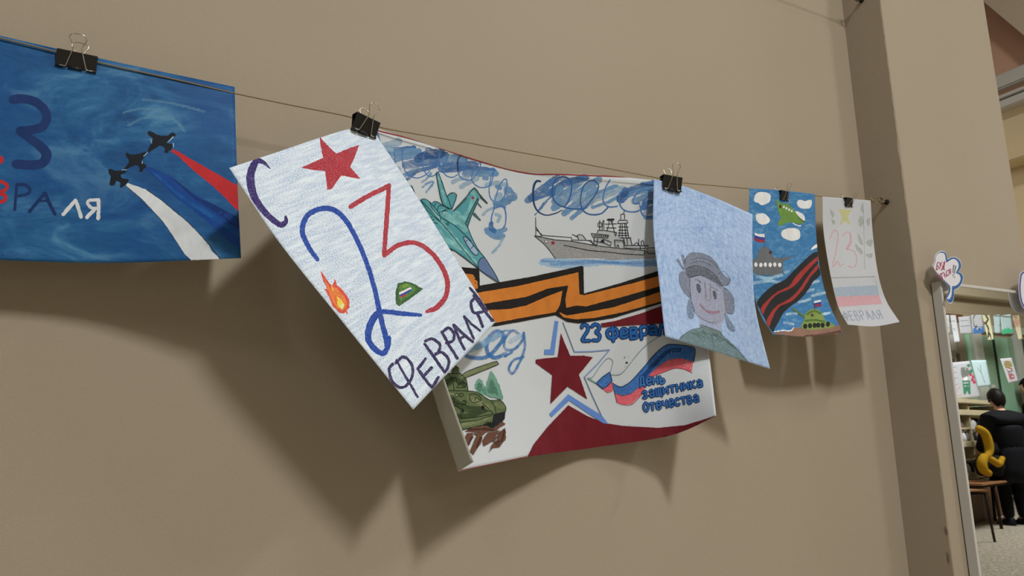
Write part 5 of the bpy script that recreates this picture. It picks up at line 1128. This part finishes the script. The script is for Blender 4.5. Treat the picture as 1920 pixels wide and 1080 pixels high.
# ------------------------------------------------------------------ two children at the rack
def skin_obj(name, chain, edges, mat, parent, sub=2, root=0):
    me = bpy.data.meshes.new(name); me.from_pydata([c[0] for c in chain], edges, []); o = bpy.data.objects.new(name, me); COL.objects.link(o)
    m = o.modifiers.new('skin', 'SKIN'); m.use_smooth_shade = True
    for i, c in enumerate(chain):
        r = c[1]; me.skin_vertices[0].data[i].radius = r if isinstance(r, tuple) else (r, r)
    me.skin_vertices[0].data[root].use_root = True
    s_ = o.modifiers.new('sub', 'SUBSURF'); s_.levels = sub; s_.render_levels = sub
    me.materials.append(mat); o.parent = parent; return o
M_SKIN = plain('skin', (206, 160, 132), .55, 0, .06, 30); M_HAIR = plain('dark_hair', (22, 18, 17), .5, 0, .3, 90); M_JAC = plain('black_jacket', (17, 18, 23), .8, 0, .25, 25); M_TRO = plain('black_trousers', (14, 14, 18), .85, 0, .2, 25)
def child(loc, rz, label, H=1.40):
    e = empty('person', loc, label, 'person', 'children at the rack'); e.rotation_euler = (0, 0, rz); k = H / 1.40
    v = lambda x, y, z: (x * k, y * k, z * k)
    # body: trunk, neck, both legs, arms reaching slightly forward (facing -y)
    B_ = [(v(0, 0, .72), .105), (v(0, .01, .88), .10), (v(0, .02, 1.04), .115), (v(0, .0, 1.13), .075), (v(0, -.02, 1.19), .042), (v(0, -.035, 1.26), .05),
          (v(-.075, 0, .66), .075), (v(-.08, -.015, .38), .052), (v(-.085, .01, .08), .034), (v(-.09, -.10, .03), .026),
          (v(.075, 0, .66), .075), (v(.085, -.02, .38), .052), (v(.09, .01, .08), .034), (v(.10, -.10, .03), .026),
          (v(-.155, .0, 1.09), .052), (v(-.20, -.03, .90), .040), (v(-.17, -.17, .76), .030), (v(-.16, -.215, .73), .024),
          (v(.155, .0, 1.09), .052), (v(.20, -.03, .90), .040), (v(.17, -.17, .78), .030), (v(.16, -.215, .75), .024)]
    E_ = [(0, 1), (1, 2), (2, 3), (3, 4), (4, 5), (0, 6), (6, 7), (7, 8), (8, 9), (0, 10), (10, 11), (11, 12), (12, 13), (3, 14), (14, 15), (15, 16), (16, 17), (3, 18), (18, 19), (19, 20), (20, 21)]
    skin_obj('body', [(p, r * k) for p, r in B_], E_, M_SKIN, e)
    # hands: palm and five separate curled fingers
    for s, zz in ((-1, .73), (1, .75)):
        V_ = [(v(s * .16, -.205, zz), .019), (v(s * .158, -.245, zz - .015), .020)]; Ed = [(0, 1)]
        for f in range(4):
            x = s * (.158 + (f - 1.5) * .013); L_ = (.9, 1.0, .95, .75)[f]; b0 = len(V_)
            V_ += [(v(x, -.262, zz - .018), .0066), (v(x, -.262 - .026 * L_, zz - .026), .0058), (v(x, -.262 - .038 * L_, zz - .048), .005)]
            Ed += [(1, b0), (b0, b0 + 1), (b0 + 1, b0 + 2)]
        b0 = len(V_); V_ += [(v(s * .132, -.232, zz - .012), .0075), (v(s * .118, -.255, zz - .028), .0062)]; Ed += [(0, b0), (b0, b0 + 1)]
        skin_obj('hand', [(p, r * k) for p, r in V_], Ed, M_SKIN, e, 1)
    # clothes follow the body
    J = [(B_[i][0], r) for i, r in ((0, .175), (1, .175), (2, .185), (3, .125), (14, .098), (15, .08), (16, .062), (18, .098), (19, .08), (20, .062))] + [(v(0, .01, 1.20), .085)]
    skin_obj('jacket', [(p, r * k) for p, r in J], [(0, 1), (1, 2), (2, 3), (3, 4), (4, 5), (5, 6), (3, 7), (7, 8), (8, 9), (3, 10)], M_JAC, e)
    bm = bmesh.new(); add_tube(bm, [v(0, 0, .86), v(0, 0, .74), v(0, -.005, .58), v(0, -.01, .44)], .18, 20, False, [.150 * k, .172 * k, .182 * k, .192 * k]); obj('coat_skirt', bm, M_JAC, e, True)
    T = [(v(0, 0, .70), .118), (B_[6][0], .092), (B_[7][0], .070), (v(-.085, .005, .055), .056), (B_[10][0], .092), (B_[11][0], .070), (v(.09, .005, .055), .056)]
    skin_obj('trousers', [(p, r * k) for p, r in T], [(0, 1), (1, 2), (2, 3), (0, 4), (4, 5), (5, 6)], M_TRO, e)
    for s in (-1, 1):
        o = obj('shoe', shoe_bm(.23 * k), cl['black'], e, True); o.location = v(s * .092, -.04, 0); o.rotation_euler = (0, 0, -math.pi / 2)
    # head with face
    bm = bmesh.new(); bmesh.ops.create_uvsphere(bm, u_segments=24, v_segments=18, radius=1)
    for q in bm.verts:
        c = q.co; jaw = 1 - .28 * max(0, -c.z) ** 1.3
        c.x *= .072 * jaw; c.y *= .088 * (jaw if c.y < 0 else 1); c.z *= .108
        if c.y < -.05 and -.045 < c.z < .01 and abs(c.x) < .02: c.y -= .016 * (1 - abs(c.x) / .02)
    bmesh.ops.scale(bm, vec=(k, k, k), verts=bm.verts)
    hd = obj('head', bm, M_SKIN, e, True); hd.location = v(0, -.045, 1.315); hd.rotation_euler = (math.radians(14), 0, 0)
    for s in (-1, 1):
        bm = bmesh.new(); bmesh.ops.create_uvsphere(bm, u_segments=10, v_segments=8, radius=.011 * k); o = obj('eye', bm, plain('eye_dark', (40, 34, 30), .3), hd, True); o.location = v(s * .029, -.072, .006); o.scale = (1, .5, .7)
        bm = bmesh.new(); bmesh.ops.create_uvsphere(bm, u_segments=10, v_segments=8, radius=.02 * k); o = obj('ear', bm, M_SKIN, hd, True); o.location = v(s * .072, .005, -.005); o.scale = (.4, .8, 1.4)
    bm = bmesh.new(); add_box(bm, (0, 0, 0), (.04 * k, .006, .008 * k), None, .002); o = obj('mouth', bm, plain('lips', (164, 92, 84), .5), hd); o.location = v(0, -.074, -.052)
    bm = bmesh.new(); bmesh.ops.create_icosphere(bm, subdivisions=4, radius=1)
    for q in list(bm.verts):
        c = q.co
        if (c.z < -.35 and c.y < .15) or c.z < -.82 or (c.y < -.45 and c.z < .42): bm.verts.remove(q)
    for q in bm.verts:
        c = q.co; w_ = 1 + .035 * math.sin(c.x * 23) * math.sin(c.z * 19 + c.y * 7); q.co = Vector((c.x * .081 * w_ * k, c.y * .098 * w_ * k, c.z * .117 * w_ * k))
    obj('hair', bm, M_HAIR, hd, True)
    return e
fp_ = vfloor(1908, 984)
child(fp_, math.radians(20), 'child in black jacket and trousers standing at the shoe rack, in the mirror', 1.42)
p2 = vr(1937, 720, 5.95); p2.z = 0
child(p2, math.radians(-20), 'taller dark-haired child behind the rack, cut off by the right edge of the photo', 1.66)
